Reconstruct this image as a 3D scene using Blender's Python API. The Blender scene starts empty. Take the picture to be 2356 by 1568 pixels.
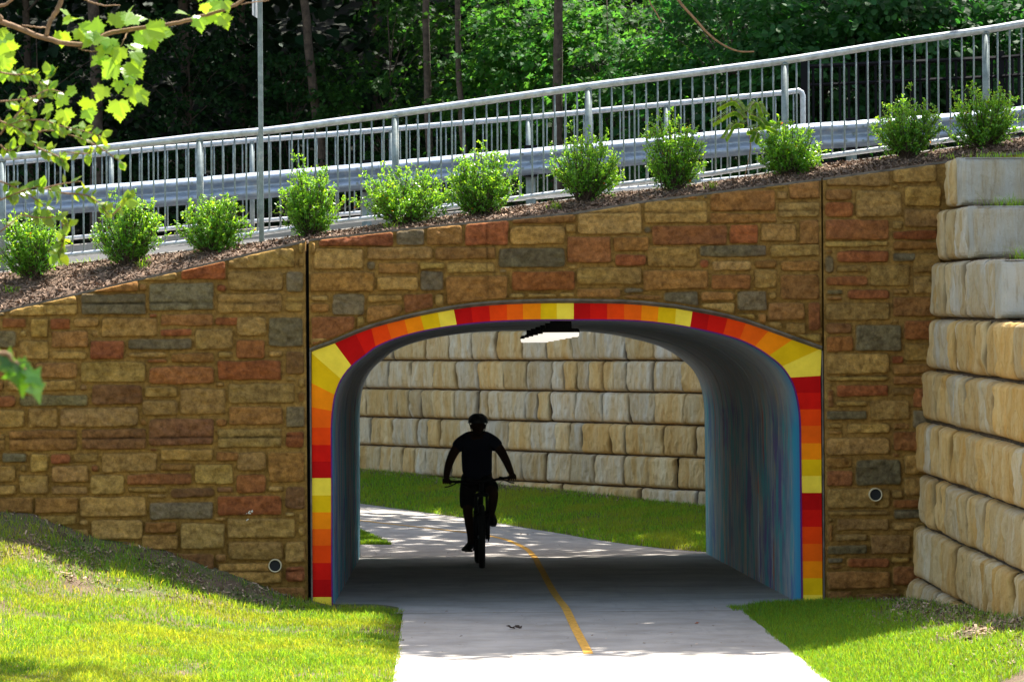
import bpy, math, random
import numpy as np
from mathutils import Vector, Matrix
RNG = np.random.default_rng(7)
random.seed(7)
sc = bpy.context.scene
COL = sc.collection

# ------------------------------------------------------------ camera
FPX, W0, H0 = 8350.0, 2356.0, 1568.0
CAMZ = 2.44
cam_d = bpy.data.cameras.new('camera')
cam = bpy.data.objects.new('camera', cam_d); COL.objects.link(cam)
cam_d.sensor_width = 36.0; cam_d.lens = 36.0 * FPX / W0
cam_d.clip_start = 0.5; cam_d.clip_end = 800
cam_d.dof.use_dof = True; cam_d.dof.focus_distance = 33.5; cam_d.dof.aperture_fstop = 11
RM = (Matrix.Rotation(-math.atan(168 / FPX), 4, 'Z') @ Matrix.Rotation(math.pi / 2, 4, 'X')
      @ Matrix.Rotation(math.radians(-0.42), 4, 'Z'))
cam.matrix_world = Matrix.Translation((0, 0, CAMZ)) @ RM
sc.camera = cam
_R = np.array(RM.to_3x3())

def P(u, v, Y):
    """world point on the plane y = Y seen at picture position (u, v) (2356 px wide)"""
    d = _R @ np.array([(u - W0 / 2) / FPX, -(v - H0 / 2) / FPX, -1.0])
    t = Y / d[1]
    return np.array([d[0] * t, Y, CAMZ + d[2] * t])

def hit(u, v, h, y0=20, y1=75):
    """where the ray through (u, v) meets the height field h(x, y)"""
    d = _R @ np.array([(u - W0 / 2) / FPX, -(v - H0 / 2) / FPX, -1.0]); d = d / d[1]
    for y in np.arange(y0, y1, 0.05):
        if CAMZ + d[2] * y <= h(d[0] * y, y):
            break
    return np.array([d[0] * y, y, CAMZ + d[2] * y])

# ------------------------------------------------------------ mesh helpers
def fast_mesh(name, V, loops, totals, smooth=False, col=None, mats=None, midx=None):
    me = bpy.data.meshes.new(name)
    V = np.asarray(V, dtype=np.float32); loops = np.asarray(loops, dtype=np.int32); totals = np.asarray(totals, dtype=np.int32)
    me.vertices.add(len(V)); me.vertices.foreach_set('co', V.ravel())
    me.loops.add(len(loops)); me.loops.foreach_set('vertex_index', loops)
    me.polygons.add(len(totals))
    st = np.concatenate([[0], np.cumsum(totals)[:-1]]).astype(np.int32)
    me.polygons.foreach_set('loop_start', st)
    me.polygons.foreach_set('use_smooth', np.full(len(totals), bool(smooth)))
    if midx is not None: me.polygons.foreach_set('material_index', np.asarray(midx, dtype=np.int32))
    if col is not None:
        a = me.attributes.new('col', 'FLOAT_COLOR', 'POINT')
        c = np.ones((len(V), 4), dtype=np.float32); c[:, :3] = col
        a.data.foreach_set('color', c.ravel())
    me.update(calc_edges=True); me.validate()
    for m in (mats or []): me.materials.append(m)
    return me

class MB:
    """collects pieces into one mesh"""
    def __init__(s): s.V = []; s.L = []; s.T = []; s.C = []; s.M = []; s.n = 0
    def add(s, V, F, col=None, mi=0):
        V = np.asarray(V, float)
        s.V.append(V)
        for f in F: s.L.extend([i + s.n for i in f]); s.T.append(len(f)); s.M.append(mi)
        s.C.append(np.tile(np.asarray(col if col is not None else (1, 1, 1), float), (len(V), 1)) if np.ndim(col) < 2 else np.asarray(col))
        s.n += len(V)
    def grid(s, G, col=None, mi=0, flip=False):
        """G: (a, b, 3) grid of points"""
        a, b = G.shape[:2]
        i = np.arange(a - 1)[:, None] * b + np.arange(b - 1)[None, :]
        q = np.stack([i, i + 1, i + b + 1, i + b], -1).reshape(-1, 4) + s.n
        if flip: q = q[:, ::-1]
        s.V.append(G.reshape(-1, 3)); s.L.extend(q.ravel().tolist()); s.T.extend([4] * len(q)); s.M.extend([mi] * len(q))
        n = a * b
        if col is None: c = np.ones((n, 3))
        elif np.ndim(col) == 1: c = np.tile(np.asarray(col, float), (n, 1))
        else: c = np.asarray(col).reshape(-1, 3)
        s.C.append(c); s.n += n
    def box(s, x0, x1, y0, y1, z0, z1, col=None, mi=0):
        V = [(x0, y0, z0), (x1, y0, z0), (x1, y1, z0), (x0, y1, z0), (x0, y0, z1), (x1, y0, z1), (x1, y1, z1), (x0, y1, z1)]
        s.add(V, [(0, 3, 2, 1), (4, 5, 6, 7), (0, 1, 5, 4), (1, 2, 6, 5), (2, 3, 7, 6), (3, 0, 4, 7)], col, mi)
    def tube(s, pts, r, n=8, cap=True, col=None, mi=0):
        pts = np.asarray(pts, float); r = np.broadcast_to(np.asarray(r, float), (len(pts),))
        T = np.gradient(pts, axis=0); T /= np.linalg.norm(T, axis=1)[:, None] + 1e-9
        up = np.array([0, 0, 1.0]) if abs(T[0][2]) < .9 else np.array([1.0, 0, 0])
        a = np.linspace(0, 2 * np.pi, n, endpoint=False)
        G = []
        for p, t, rr in zip(pts, T, r):
            e = np.cross(t, up); e /= np.linalg.norm(e) + 1e-9; f = np.cross(e, t); up = f
            G.append(p + rr * (np.cos(a)[:, None] * e + np.sin(a)[:, None] * f))
        G = np.array(G); base = s.n
        m = len(pts)
        F = [(i * n + j, i * n + (j + 1) % n, (i + 1) * n + (j + 1) % n, (i + 1) * n + j) for i in range(m - 1) for j in range(n)]
        if cap: F += [tuple(range(n - 1, -1, -1)), tuple((m - 1) * n + j for j in range(n))]
        s.add(G.reshape(-1, 3), F, col, mi)
    def build(s, name, mats, parent=None, smooth=False, usecol=True):
        if not isinstance(mats, (list, tuple)): mats = [mats]
        V = np.concatenate(s.V); C = np.concatenate(s.C) if usecol else None
        me = fast_mesh(name, V, s.L, s.T, smooth, C, mats, s.M)
        return link(name, me, parent)

def link(name, me, parent=None):
    o = bpy.data.objects.new(name, me); COL.objects.link(o)
    if parent is not None:
        o.parent = parent
        o.matrix_parent_inverse = parent.matrix_basis.inverted()
    return o

def empty(name, loc, label, cat, group=None, kind=None):
    o = bpy.data.objects.new(name, None); COL.objects.link(o)
    o.location = loc; o.empty_display_size = .2
    return tag(o, label, cat, group, kind)

def tag(o, label=None, cat=None, group=None, kind=None):
    if label: o['label'] = label
    if cat: o['category'] = cat
    if group: o['group'] = group
    if kind: o['kind'] = kind
    return o

def catmull(pts, n=8):
    pts = np.asarray(pts, float); out = []
    Q = np.concatenate([[2 * pts[0] - pts[1]], pts, [2 * pts[-1] - pts[-2]]])
    for i in range(1, len(Q) - 2):
        p0, p1, p2, p3 = Q[i - 1], Q[i], Q[i + 1], Q[i + 2]
        for t in np.linspace(0, 1, n, endpoint=False):
            out.append(.5 * ((2 * p1) + (-p0 + p2) * t + (2 * p0 - 5 * p1 + 4 * p2 - p3) * t * t + (-p0 + 3 * p1 - 3 * p2 + p3) * t ** 3))
    out.append(pts[-1]); return np.array(out)

def vnoise(x, y, seed=0):
    """smooth value noise, vectorised, in -1..1"""
    x = np.asarray(x, float); y = np.asarray(y, float)
    xi = np.floor(x).astype(np.int64); yi = np.floor(y).astype(np.int64)
    fx = x - xi; fy = y - yi; fx = fx * fx * (3 - 2 * fx); fy = fy * fy * (3 - 2 * fy)
    def h(a, b):
        k = (a * 374761393 + b * 668265263 + seed * 974634777) & 0xffffffff
        k = ((k ^ (k >> 13)) * 1274126177) & 0xffffffff
        return ((k ^ (k >> 16)) & 0xffff) / 32767.5 - 1
    return (h(xi, yi) * (1 - fx) + h(xi + 1, yi) * fx) * (1 - fy) + (h(xi, yi + 1) * (1 - fx) + h(xi + 1, yi + 1) * fx) * fy

def fbm(x, y, seed=0, o=4):
    r = 0; a = .5
    for k in range(o): r = r + a * vnoise(x * 2 ** k, y * 2 ** k, seed + k); a *= .5
    return r

def srgb(r, g, b):
    f = lambda c: (c / 255 / 12.92) if c <= 10 else ((c / 255 + .055) / 1.055) ** 2.4
    return (f(r), f(g), f(b))

# ------------------------------------------------------------ materials
def nodes(name):
    m = bpy.data.materials.new(name); m.use_nodes = True
    nt = m.node_tree; b = nt.nodes['Principled BSDF']
    return m, nt, b

def mixrgb(nt, a, b, fac, mode='MIX'):
    n = nt.nodes.new('ShaderNodeMix'); n.data_type = 'RGBA'; n.blend_type = mode
    for s, v in ((0, fac), (6, a), (7, b)):
        if isinstance(v, bpy.types.NodeSocket): nt.links.new(v, n.inputs[s])
        elif isinstance(v, (int, float)): n.inputs[s].default_value = v
        else: n.inputs[s].default_value = (*v, 1)
    return n.outputs[2]

def noise(nt, scale, detail=6, rough=.6, stretch=(1, 1, 1), coord='Object', ramp=None):
    tc = nt.nodes.new('ShaderNodeTexCoord'); mp = nt.nodes.new('ShaderNodeMapping')
    mp.inputs['Scale'].default_value = stretch
    nt.links.new(tc.outputs[coord], mp.inputs[0])
    n = nt.nodes.new('ShaderNodeTexNoise'); n.inputs['Scale'].default_value = scale
    n.inputs['Detail'].default_value = detail; n.inputs['Roughness'].default_value = rough
    nt.links.new(mp.outputs[0], n.inputs['Vector'])
    if ramp is None: return n.outputs[0]
    r = nt.nodes.new('ShaderNodeMapRange'); r.inputs[1].default_value = ramp[0]; r.inputs[2].default_value = ramp[1]
    nt.links.new(n.outputs[0], r.inputs[0]); return r.outputs[0]

def bump(nt, b, h, strength=.5, dist=.01):
    n = nt.nodes.new('ShaderNodeBump'); n.inputs['Strength'].default_value = strength; n.inputs['Distance'].default_value = dist
    nt.links.new(h, n.inputs['Height']); nt.links.new(n.outputs[0], b.inputs['Normal'])

def attr(nt, name='col'):
    n = nt.nodes.new('ShaderNodeAttribute'); n.attribute_name = name; return n.outputs[0]

def simple(name, c, rough=.7, metal=0, nz=None, amt=.3, bmp=0, emit=None, es=0, spec=None):
    m, nt, b = nodes(name)
    b.inputs['Roughness'].default_value = rough; b.inputs['Metallic'].default_value = metal
    if spec is not None: b.inputs['Specular IOR Level'].default_value = spec
    if nz:
        f = noise(nt, nz, ramp=(.3, .7))
        nt.links.new(mixrgb(nt, tuple(x * (1 - amt) for x in c), tuple(min(1, x * (1 + amt)) for x in c), f), b.inputs['Base Color'])
        if bmp: bump(nt, b, noise(nt, nz * 3), bmp, .01)
    else: b.inputs['Base Color'].default_value = (*c, 1)
    if emit: b.inputs['Emission Color'].default_value = (*emit, 1); b.inputs['Emission Strength'].default_value = es
    return m

def leafmat(name, base, trans, tf=.45, rough=.45, spec=.5, hue=.25):
    """leaf: glossy diffuse front plus light let through; the col attribute tints each leaf"""
    m, nt, b = nodes(name)
    a = attr(nt)
    nt.links.new(mixrgb(nt, base, a, 1, 'MULTIPLY'), b.inputs['Base Color'])
    b.inputs['Roughness'].default_value = rough; b.inputs['Specular IOR Level'].default_value = spec
    t = nt.nodes.new('ShaderNodeBsdfTranslucent')
    nt.links.new(mixrgb(nt, trans, a, 1, 'MULTIPLY'), t.inputs[0])
    mx = nt.nodes.new('ShaderNodeMixShader'); mx.inputs[0].default_value = tf
    nt.links.new(b.outputs[0], mx.inputs[1]); nt.links.new(t.outputs[0], mx.inputs[2])
    nt.links.new(mx.outputs[0], nt.nodes['Material Output'].inputs[0])
    return m

# ------------------------------------------------------------ leaves
def tmpl(outline, fold=.15, droop=.15):
    """leaf template: base at 0, tip along +x, up +z; outline = right half (x, y), mirrored"""
    o = outline
    V = [(x, y, 0) for x, y in o] + [(x, -y, 0) for x, y in o[::-1] if y > 1e-6]
    V = [(x, y, fold * abs(y) - droop * x * x) for x, y, z in V]
    return np.array(V, float)
OVAL = tmpl([(0, 0), (.3, .22), (.65, .22), (1, 0)])
BROAD = tmpl([(0, 0), (.15, .3), (.5, .42), (.8, .25), (1, 0)])
MAPLE5 = tmpl([(0, 0), (-.05, .3), (.28, .2), (.35, .55), (.6, .22), (1, 0)], .1, .2)
SYC = tmpl([(0, 0), (-.12, .16), (-.02, .34), (-.1, .5), (.1, .46), (.17, .52), (.24, .47), (.22, .62), (.33, .55), (.42, .72), (.47, .55), (.55, .54), (.52, .44),
            (.56, .36), (.52, .28), (.62, .3), (.68, .36), (.72, .26), (.82, .26), (.82, .16), (.9, .14), (.9, .08), (1.05, 0)], .12, .25)

def leaves(T, pos, xdir, up, size, name, mat, parent=None, col=None):
    pos = np.asarray(pos, float); xdir = np.asarray(xdir, float); up = np.asarray(up, float); n = len(pos); k = len(T)
    xdir = xdir / (np.linalg.norm(xdir, axis=1)[:, None] + 1e-9)
    y = np.cross(up, xdir); y /= np.linalg.norm(y, axis=1)[:, None] + 1e-9
    z = np.cross(xdir, y)
    s = np.broadcast_to(np.asarray(size, float), (n,))[:, None, None]
    V = pos[:, None] + s * (T[None, :, :1] * xdir[:, None] + T[None, :, 1:2] * y[:, None] + T[None, :, 2:] * z[:, None])
    loops = (np.arange(n)[:, None] * k + np.arange(k)[None]).ravel()
    c = np.repeat(col, k, axis=0) if col is not None else np.ones((n * k, 3))
    me = fast_mesh(name, V.reshape(-1, 3), loops, np.full(n, k), False, c, [mat])
    if parent == 'mesh': return me
    return link(name, me, parent)

def tint(n, lo=.7, hi=1.3, yel=.15, rng=RNG):
    v = rng.uniform(lo, hi, n)[:, None] * np.ones((n, 3)); k = rng.normal(0, yel, n)
    v[:, 0] *= 1 + k; v[:, 2] *= 1 - k * .5
    return np.clip(v, .05, 2)

def unit(v): return v / (np.linalg.norm(v, axis=-1, keepdims=True) + 1e-9)
# ------------------------------------------------------------ sun, sky
SUN = np.array([.30, .38, 1.0]); SUN /= np.linalg.norm(SUN)
el = math.asin(SUN[2]); az = math.atan2(SUN[0], SUN[1])
world = bpy.data.worlds.new('World'); sc.world = world; world.use_nodes = True
wn = world.node_tree; sky = wn.nodes.new('ShaderNodeTexSky'); sky.sky_type = 'NISHITA'; sky.sun_disc = False
sky.sun_elevation = el; sky.sun_rotation = az; sky.air_density = 1.0; sky.dust_density = 1.5; sky.ozone_density = 1
bg = wn.nodes['Background']; bg.inputs[1].default_value = 0.14
_mx = wn.nodes.new('ShaderNodeMix'); _mx.data_type = 'RGBA'; _mx.blend_type = 'MULTIPLY'; _mx.inputs[0].default_value = 1
_mx.inputs[7].default_value = (1.13, 1.0, .83, 1)          # the camera's white balance for open shade
wn.links.new(sky.outputs[0], _mx.inputs[6]); wn.links.new(_mx.outputs[2], bg.inputs[0])
ld = bpy.data.lights.new('sun', 'SUN'); ld.energy = 4.6; ld.angle = math.radians(.5); ld.color = (1, .95, .86)
lo = bpy.data.objects.new('sun', ld); COL.objects.link(lo)
lo.rotation_euler = Vector(-SUN).to_track_quat('-Z', 'Y').to_euler()
sc.view_settings.view_transform = 'Standard'; sc.view_settings.look = 'None'
sc.view_settings.exposure = 1.55; sc.view_settings.gamma = 1

# ------------------------------------------------------------ materials
def concrete(name, c, warm=(.9, .82, .66), sc1=1.5, bmp=.25):
    m, nt, b = nodes(name)
    a = mixrgb(nt, tuple(x * .82 for x in c), tuple(min(1, x * 1.12) for x in c), noise(nt, sc1, ramp=(.35, .65)))
    a = mixrgb(nt, a, warm, noise(nt, 9, 8, .7, ramp=(.45, .95)), 'MULTIPLY')
    a = mixrgb(nt, a, tuple(x * .78 for x in c), noise(nt, 3, 6, .7, (2.2, .25, 1), ramp=(.55, .8)))
    a = mixrgb(nt, a, tuple(x * .6 for x in c), noise(nt, 140, 3, .6, ramp=(.62, .8)))
    nt.links.new(a, b.inputs['Base Color']); b.inputs['Roughness'].default_value = .95; b.inputs['Specular IOR Level'].default_value = .08
    bump(nt, b, noise(nt, 90, 5), bmp, .006)
    return m
M_path = concrete('pale_concrete', (.42, .39, .36))
M_conc = concrete('grey_concrete', (.40, .38, .36), sc1=4)
M_line = simple('yellow_paint', (.74, .40, .085), .9, nz=25, amt=.3, spec=.08)
def soilmat():
    m, nt, b = nodes('soil')
    a = mixrgb(nt, (.10, .062, .035), (.20, .14, .085), noise(nt, 6, ramp=(.35, .65)))
    a = mixrgb(nt, a, (.09, .12, .03), noise(nt, 1.7, 4, ramp=(.45, .6)))
    a = mixrgb(nt, a, (.34, .25, .17), noise(nt, 60, 4, .7, ramp=(.6, .75)))
    nt.links.new(a, b.inputs['Base Color']); b.inputs['Roughness'].default_value = .95
    bump(nt, b, noise(nt, 40), .9, .03)
    return m
M_soil = soilmat()
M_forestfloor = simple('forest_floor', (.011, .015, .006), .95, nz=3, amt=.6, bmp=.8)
M_mulch = simple('mulch', (.13, .08, .05), .95, nz=30, amt=.6, bmp=1)
M_asph = simple('asphalt', (.06, .06, .06), .9, nz=20, amt=.3)

# ------------------------------------------------------------ heights
# base of the stone wall, measured at the wall (Y = 33)
_b = [(-600, 1120), (-200, 1150), (0, 1179), (83, 1189), (147, 1216), (233, 1246), (320, 1262), (383, 1276), (457, 1299), (493, 1312), (533, 1322), (610, 1356), (653, 1372), (703, 1386), (765, 1402)]
_bp = np.array([P(u, v, 33) for u, v in _b])
def path_z(Y): return (33 - np.asarray(Y, float)) * .0062
def ground(X, Y):
    X = np.asarray(X, float); Y = np.asarray(Y, float)
    base = np.interp(X, _bp[:, 0], _bp[:, 2])
    g = np.exp(-(33 - Y) * .20)
    dip = .12 * (1 - np.exp(-(33 - Y) / .45)) * np.clip(base / .3, 0, 1)
    left = np.where(X < -.36, base * g - dip + .035 * np.clip((-.36 - X) / .2, 0, 1), 0)
    t = np.clip((X - 2.72) / 1.5, 0, 1); t = t * t * (3 - 2 * t)
    right = t * (.05 + .038 * np.clip(33 - Y, 0, 9)) + np.where(X > 2.72, .03 * np.clip((X - 2.72) / .2, 0, 1), 0)
    bumps = .03 * fbm(X * .8, Y * .8, 3) * np.clip(np.abs(X - 1.17) - 1.5, 0, 1)
    return path_z(Y) + left + right + bumps - .006
# far side of the tunnel
TX0, TX1, TY0, TY1 = P(763, 1200, 33)[0], P(1845, 1200, 33)[0], 33.05, 45.1
ZF1 = -.229
def fpath(X, Y): return ZF1 - .0426 * (X - 1.1) * np.clip((np.asarray(Y, float) - 45.1) / 3.5, 0, 1) + .00897 * (Y - 45.1)
def y_far(X): return np.interp(X, [-14, -8, -4, -1.22, .41, 1.72, 2.75, 3.4], [74, 66.5, 60.2, 55.5, 52.5, 49.5, 46.8, 45.3])
def y_wall(X): return 59.9 - 1.60 * (X + 1.25)
def ground_far(X, Y):
    X = np.asarray(X, float); Y = np.asarray(Y, float)
    t = np.clip((Y - y_far(X)) / np.maximum(y_wall(X) - y_far(X), .5), 0, 1.3)
    return fpath(X, Y) + .31 * t + .02 * np.clip(t * 12, 0, 1) + .02 * fbm(X, Y, 9) * np.clip(t * 5, 0, 1) - .006
def floor_z(Y): return np.interp(Y, [0, 33.05, TY1], [path_z(0), 0, ZF1])

def sheet(xs, ys, h, name, mat):
    X, Y = np.meshgrid(xs, ys, indexing='ij'); G = np.stack([X, Y, h(X, Y)], -1)
    m = MB(); m.grid(G, flip=True); return m.build(name, mat, smooth=True, usecol=False)
xs = np.unique(np.concatenate([np.linspace(-60, -6, 20), np.linspace(-6, 6, 121), np.linspace(6, 60, 20), [-.36, -.34, 2.70, 2.72]]))
o = sheet(xs, np.concatenate([np.linspace(-20, 23, 20), np.linspace(23.3, 33.25, 80)]), ground, 'ground', M_soil)
tag(o, 'sloping soil of the lawns in front of the stone wall', 'ground', kind='structure')
o = sheet(np.linspace(-14, 7, 90), np.linspace(45.1, 76, 150), ground_far, 'ground', M_soil)
tag(o, 'soil of the grassy bank beyond the tunnel', 'ground', kind='structure')

# paths -----------------------------------------------------------------------
m = MB()
px0, px1 = -.34, 2.70
# front path: slabs with a tooled joint every 3 m
ys = [12, 15, 18, 21, 24, 27, 30, 32.45]
for a, b_ in zip(ys[:-1], ys[1:]):
    Y = np.array([a + .006, a + .012, b_ - .012, b_ - .006]); X = np.linspace(px0, px1, 9)
    XX, YY = np.meshgrid(X, Y, indexing='ij'); Z = path_z(YY) + .012 + np.array([-.006, 0, 0, -.006])[None]
    m.grid(np.stack([XX, YY, Z], -1), flip=True)
m.grid(np.array([[(px0 - .0, 12, path_z(12) - .02), (px0, 32.45, path_z(32.45) - .02)], [(px0, 12, path_z(12) + .012), (px0, 32.45, path_z(32.45) + .012)]]))
m.grid(np.array([[(px1, 12, path_z(12) + .012), (px1, 32.45, path_z(32.45) + .012)], [(px1, 12, path_z(12) - .02), (px1, 32.45, path_z(32.45) - .02)]]))
Y = np.linspace(32.462, TY1, 14); X = np.linspace(TX0 - .05, TX1 + .05, 12)
XX, YY = np.meshgrid(X, Y, indexing='ij')
m.grid(np.stack([XX, YY, floor_z(YY) + .012], -1), flip=True)
Xs = np.linspace(-13, 3.35, 70)
def y_near(X): return np.where(X >= -.62, TY1, np.interp(X, [-13, -3, -1.05, -.63, -.62], [69, 52.4, 48.6, 46.74, 46.72]))
G = []
Xs = np.unique(np.concatenate([Xs, [-.63, -.62, -.615]]))
for x in Xs:
    a, b_ = float(y_near(x)), float(y_far(x))
    yy = np.linspace(a + (.004 if x >= -.62 else 0), max(b_, a + .02), 14); G.append(np.stack([np.full(14, x), yy, fpath(x, yy) + .012], -1))
m.grid(np.array(G), flip=True)
X = np.linspace(-5, -.624, 10); Y = np.linspace(TY1 + .004, 46.72, 4); XX, YY = np.meshgrid(X, Y, indexing='ij')
m.grid(np.stack([XX, YY, fpath(XX, YY) + .012], -1), flip=True)
path = m.build('path', M_path, usecol=False)
tag(path, 'pale concrete shared path running through the tunnel', 'path', kind='structure')

def walk_h(X, Y):
    return (path_z(Y) if Y < 33.05 else floor_z(Y) if Y < TY1 else fpath(X, Y)) + .012
LN = [(1354, 1504), (1350, 1495), (1330, 1458), (1317, 1432), (1302, 1400), (1282, 1374), (1264, 1345), (1250, 1318), (1240, 1300), (1231, 1283), (1220, 1270), (1204, 1259), (1180, 1247), (1152, 1238),
      (1105, 1229), (1050, 1222), (960, 1212), (880, 1203), (827, 1197), (700, 1185)]
pts = np.array([hit(u, v, walk_h, 14, 75) for u, v in LN])
pts = catmull(pts, 5)
T = unit(np.gradient(pts[:, :2], axis=0)); Nn = np.stack([T[:, 1], -T[:, 0]], -1) * .037
z = np.array([walk_h(a, b_) for a, b_ in pts[:, :2]]) + .004
G = np.stack([np.column_stack([pts[:, :2] + Nn, z]), np.column_stack([pts[:, :2] - Nn, z])], 1)
m = MB(); m.grid(G)
tag(m.build('path_marking', M_line, usecol=False), 'yellow centre line painted along the concrete path', 'path marking', kind='structure')

# ------------------------------------------------------------ top of the stone wall and the embankment
_t = [(-700, 800), (-300, 770), (0, 716), (177, 675), (320, 641), (413, 621), (520, 596), (705, 553), (712, 551), (906, 529), (1064, 513), (1323, 489), (1472, 464), (1634, 443), (1892, 411), (2195, 369), (2600, 320), (3200, 260)]
_tp = np.array([P(u, v, 33) for u, v in _t])
def wall_top(X): return np.interp(X, _tp[:, 0], _tp[:, 2])
YFE, YRAIL, YFF = 34.7, 42.4, 43.4
YEND = 45.3
_f = [(-700, 690), (-300, 645), (0, 607), (143, 588), (250, 577), (383, 562), (567, 541), (776, 510), (892, 497), (1021, 479), (1150, 461), (1323, 438), (1478, 418), (1639, 399), (1766, 378), (1888, 361), (2045, 340), (2222, 317), (2357, 296), (2800, 240), (3400, 170)]
_fp = np.array([P(u, v, YFE) for u, v in _f])
def rail_low(X): return np.interp(X, _fp[:, 0], _fp[:, 2])     # centre of the near fence's bottom rail
_fu = [(-700, 420), (-300, 388), (0, 363), (200, 345), (460, 315), (634, 299), (786, 278), (909, 262), (1119, 232), (1356, 198), (1571, 171), (1805, 140), (2072, 97), (2275, 68), (2356, 54), (2800, -10), (3400, -100)]
_fup = np.array([P(u, v, YFE) for u, v in _fu])
def rail_top(X): return np.interp(X, _fup[:, 0], _fup[:, 2])
def kerb_top(X): return rail_low(X) - .075
_g = [(-700, 441), (-300, 404), (0, 376), (250, 353), (383, 340), (580, 323), (786, 307), (901, 297), (1216, 270), (1571, 236), (1805, 213), (1848, 208), (2356, 150), (3400, 30)]
_gp = np.array([P(u, v, YFF) for u, v in _g])
def far_top(X): return np.interp(X, _gp[:, 0], _gp[:, 2])
def far_low(X): return far_top(X) - .965
def road_z(X, Y):
    a = kerb_top(X) - .03; b_ = far_low(X) - .22
    return a + np.clip((Y - 35) / 8.0, 0, 1) * (b_ - a)
def mulch_z(X, Y):
    t = np.clip((Y - 33.28) / (YFE - .12 - 33.28), 0, 1)
    a = wall_top(X) - .02; b_ = kerb_top(X) - .03
    s = np.sin(t * np.pi / 2) ** .8
    return a + (b_ - a) * s + .02 * fbm(X * 2.3, Y * 2.3, 21) * np.clip(t * 6, 0, 1) + .012 * fbm(X * 9, Y * 9, 5) * np.clip(t * 6, 0, 1)
xs = np.unique(np.concatenate([np.linspace(-30, -4.6, 14), np.linspace(-4.6, 6, 260), np.linspace(6, 30, 14)]))
o = sheet(xs, np.linspace(33.26, YFE - .1, 30), mulch_z, 'mulch_bed', M_mulch)
tag(o, 'strip of brown bark mulch between the stone wall and the near fence', 'mulch bed', kind='structure')
# kerb under the near fence
m = MB(); G = []
for x in xs:
    k = kerb_top(x); y0, y1 = YFE - .12, YFE + .16
    G.append([(x, y0, k - .25), (x, y0, k - .01), (x, y0 + .01, k), (x, y1, k), (x, y1, k - .25)])
m.grid(np.array(G), flip=True)
tag(m.build('kerb', M_path, usecol=False), 'pale concrete kerb under the near railing', 'kerb', kind='structure')
o = sheet(xs, np.linspace(YFE + .16, YEND, 12), road_z, 'road', M_asph)
tag(o, 'grey road crossing over the tunnel', 'road', kind='structure')
# solid fill of the embankment, its far face and the ground over the tunnel
m = MB()
for x0, x1 in ((-30, TX0 - .3), (TX1 + .3, 30)):
    X = np.linspace(x0, x1, 30); G = [[(x, 33.3, -1), (x, 33.3, float(wall_top(x)) - .05), (x, 33.31, float(wall_top(x)) - .05)] for x in X]
    m.grid(np.array(G), flip=True)
    m.grid(np.array([[(x, YEND, -1), (x, YEND, float(road_z(x, YEND)))] for x in X]))
    s = TX0 - .3 if x0 < 0 else TX1 + .3
    m.grid(np.array([[(s, 33.3, -1), (s, YEND, -1)], [(s, 33.3, 2.7), (s, YEND, 2.7)]]))
Xe = np.linspace(TX0 - .3, TX1 + .3, 30)
m.grid(np.array([[(x, YEND, 2.62), (x, YEND, float(road_z(x, YEND)))] for x in Xe]))
tag(m.build('embankment', M_soil, usecol=False), 'earth embankment carrying the road over the tunnel', 'embankment', kind='structure')

# hillside beyond everything
def hill(X, Y):
    z0 = 3.4 + .10 * X
    return z0 + np.clip(Y - 62.5, 0, 100) * .42 + 1.2 * fbm(X * .12, Y * .12, 31) + .3 * fbm(X * .6, Y * .6, 33)
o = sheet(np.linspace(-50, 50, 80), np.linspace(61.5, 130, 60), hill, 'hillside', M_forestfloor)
tag(o, 'dark wooded hillside rising behind the road', 'hillside', kind='structure')
def yw(u): return float(np.clip(57.9 / (1 + 1.6 * (u - 1010) / 8350), 50.0, 61.2))
def bank(X, Y): return np.interp(Y - y_wall(X), [0, .6, 2.2, 9], [2.2, 2.4, 3.0, 4.2]) + .2 * fbm(X * .5, Y * .5, 35)
xs = np.linspace(-16, 7, 60)
G = np.array([[(x, y_wall(x) + d, float(bank(x, y_wall(x) + d))) for d in np.linspace(.9, 9, 12)] for x in xs])
m = MB(); m.grid(G, flip=True)
tag(m.build('hillside', M_forestfloor, usecol=False, smooth=True), 'bank of leaf litter above the far block wall', 'hillside', kind='structure')
xs = np.linspace(5.5, 50, 30)
G = np.array([[(x, y, -.2 + np.clip((x - 5.5) * .5, 0, 4.2) + (y - 48) * .03 + .2 * float(fbm(x * .4, y * .4, 37))) for y in np.linspace(YEND, 62, 12)] for x in xs])
m = MB(); m.grid(G, flip=True)
tag(m.build('hillside', M_forestfloor, usecol=False, smooth=True), 'low ground to the right beyond the road', 'hillside', kind='structure')
m = MB(); m.add([(-400, -300, -1.2), (400, -300, -1.2), (400, 500, -1.2), (-400, 500, -1.2)], [(0, 1, 2, 3)])
tag(m.build('ground', M_forestfloor, usecol=False), 'wide level land around the site', 'ground', kind='structure')
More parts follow.
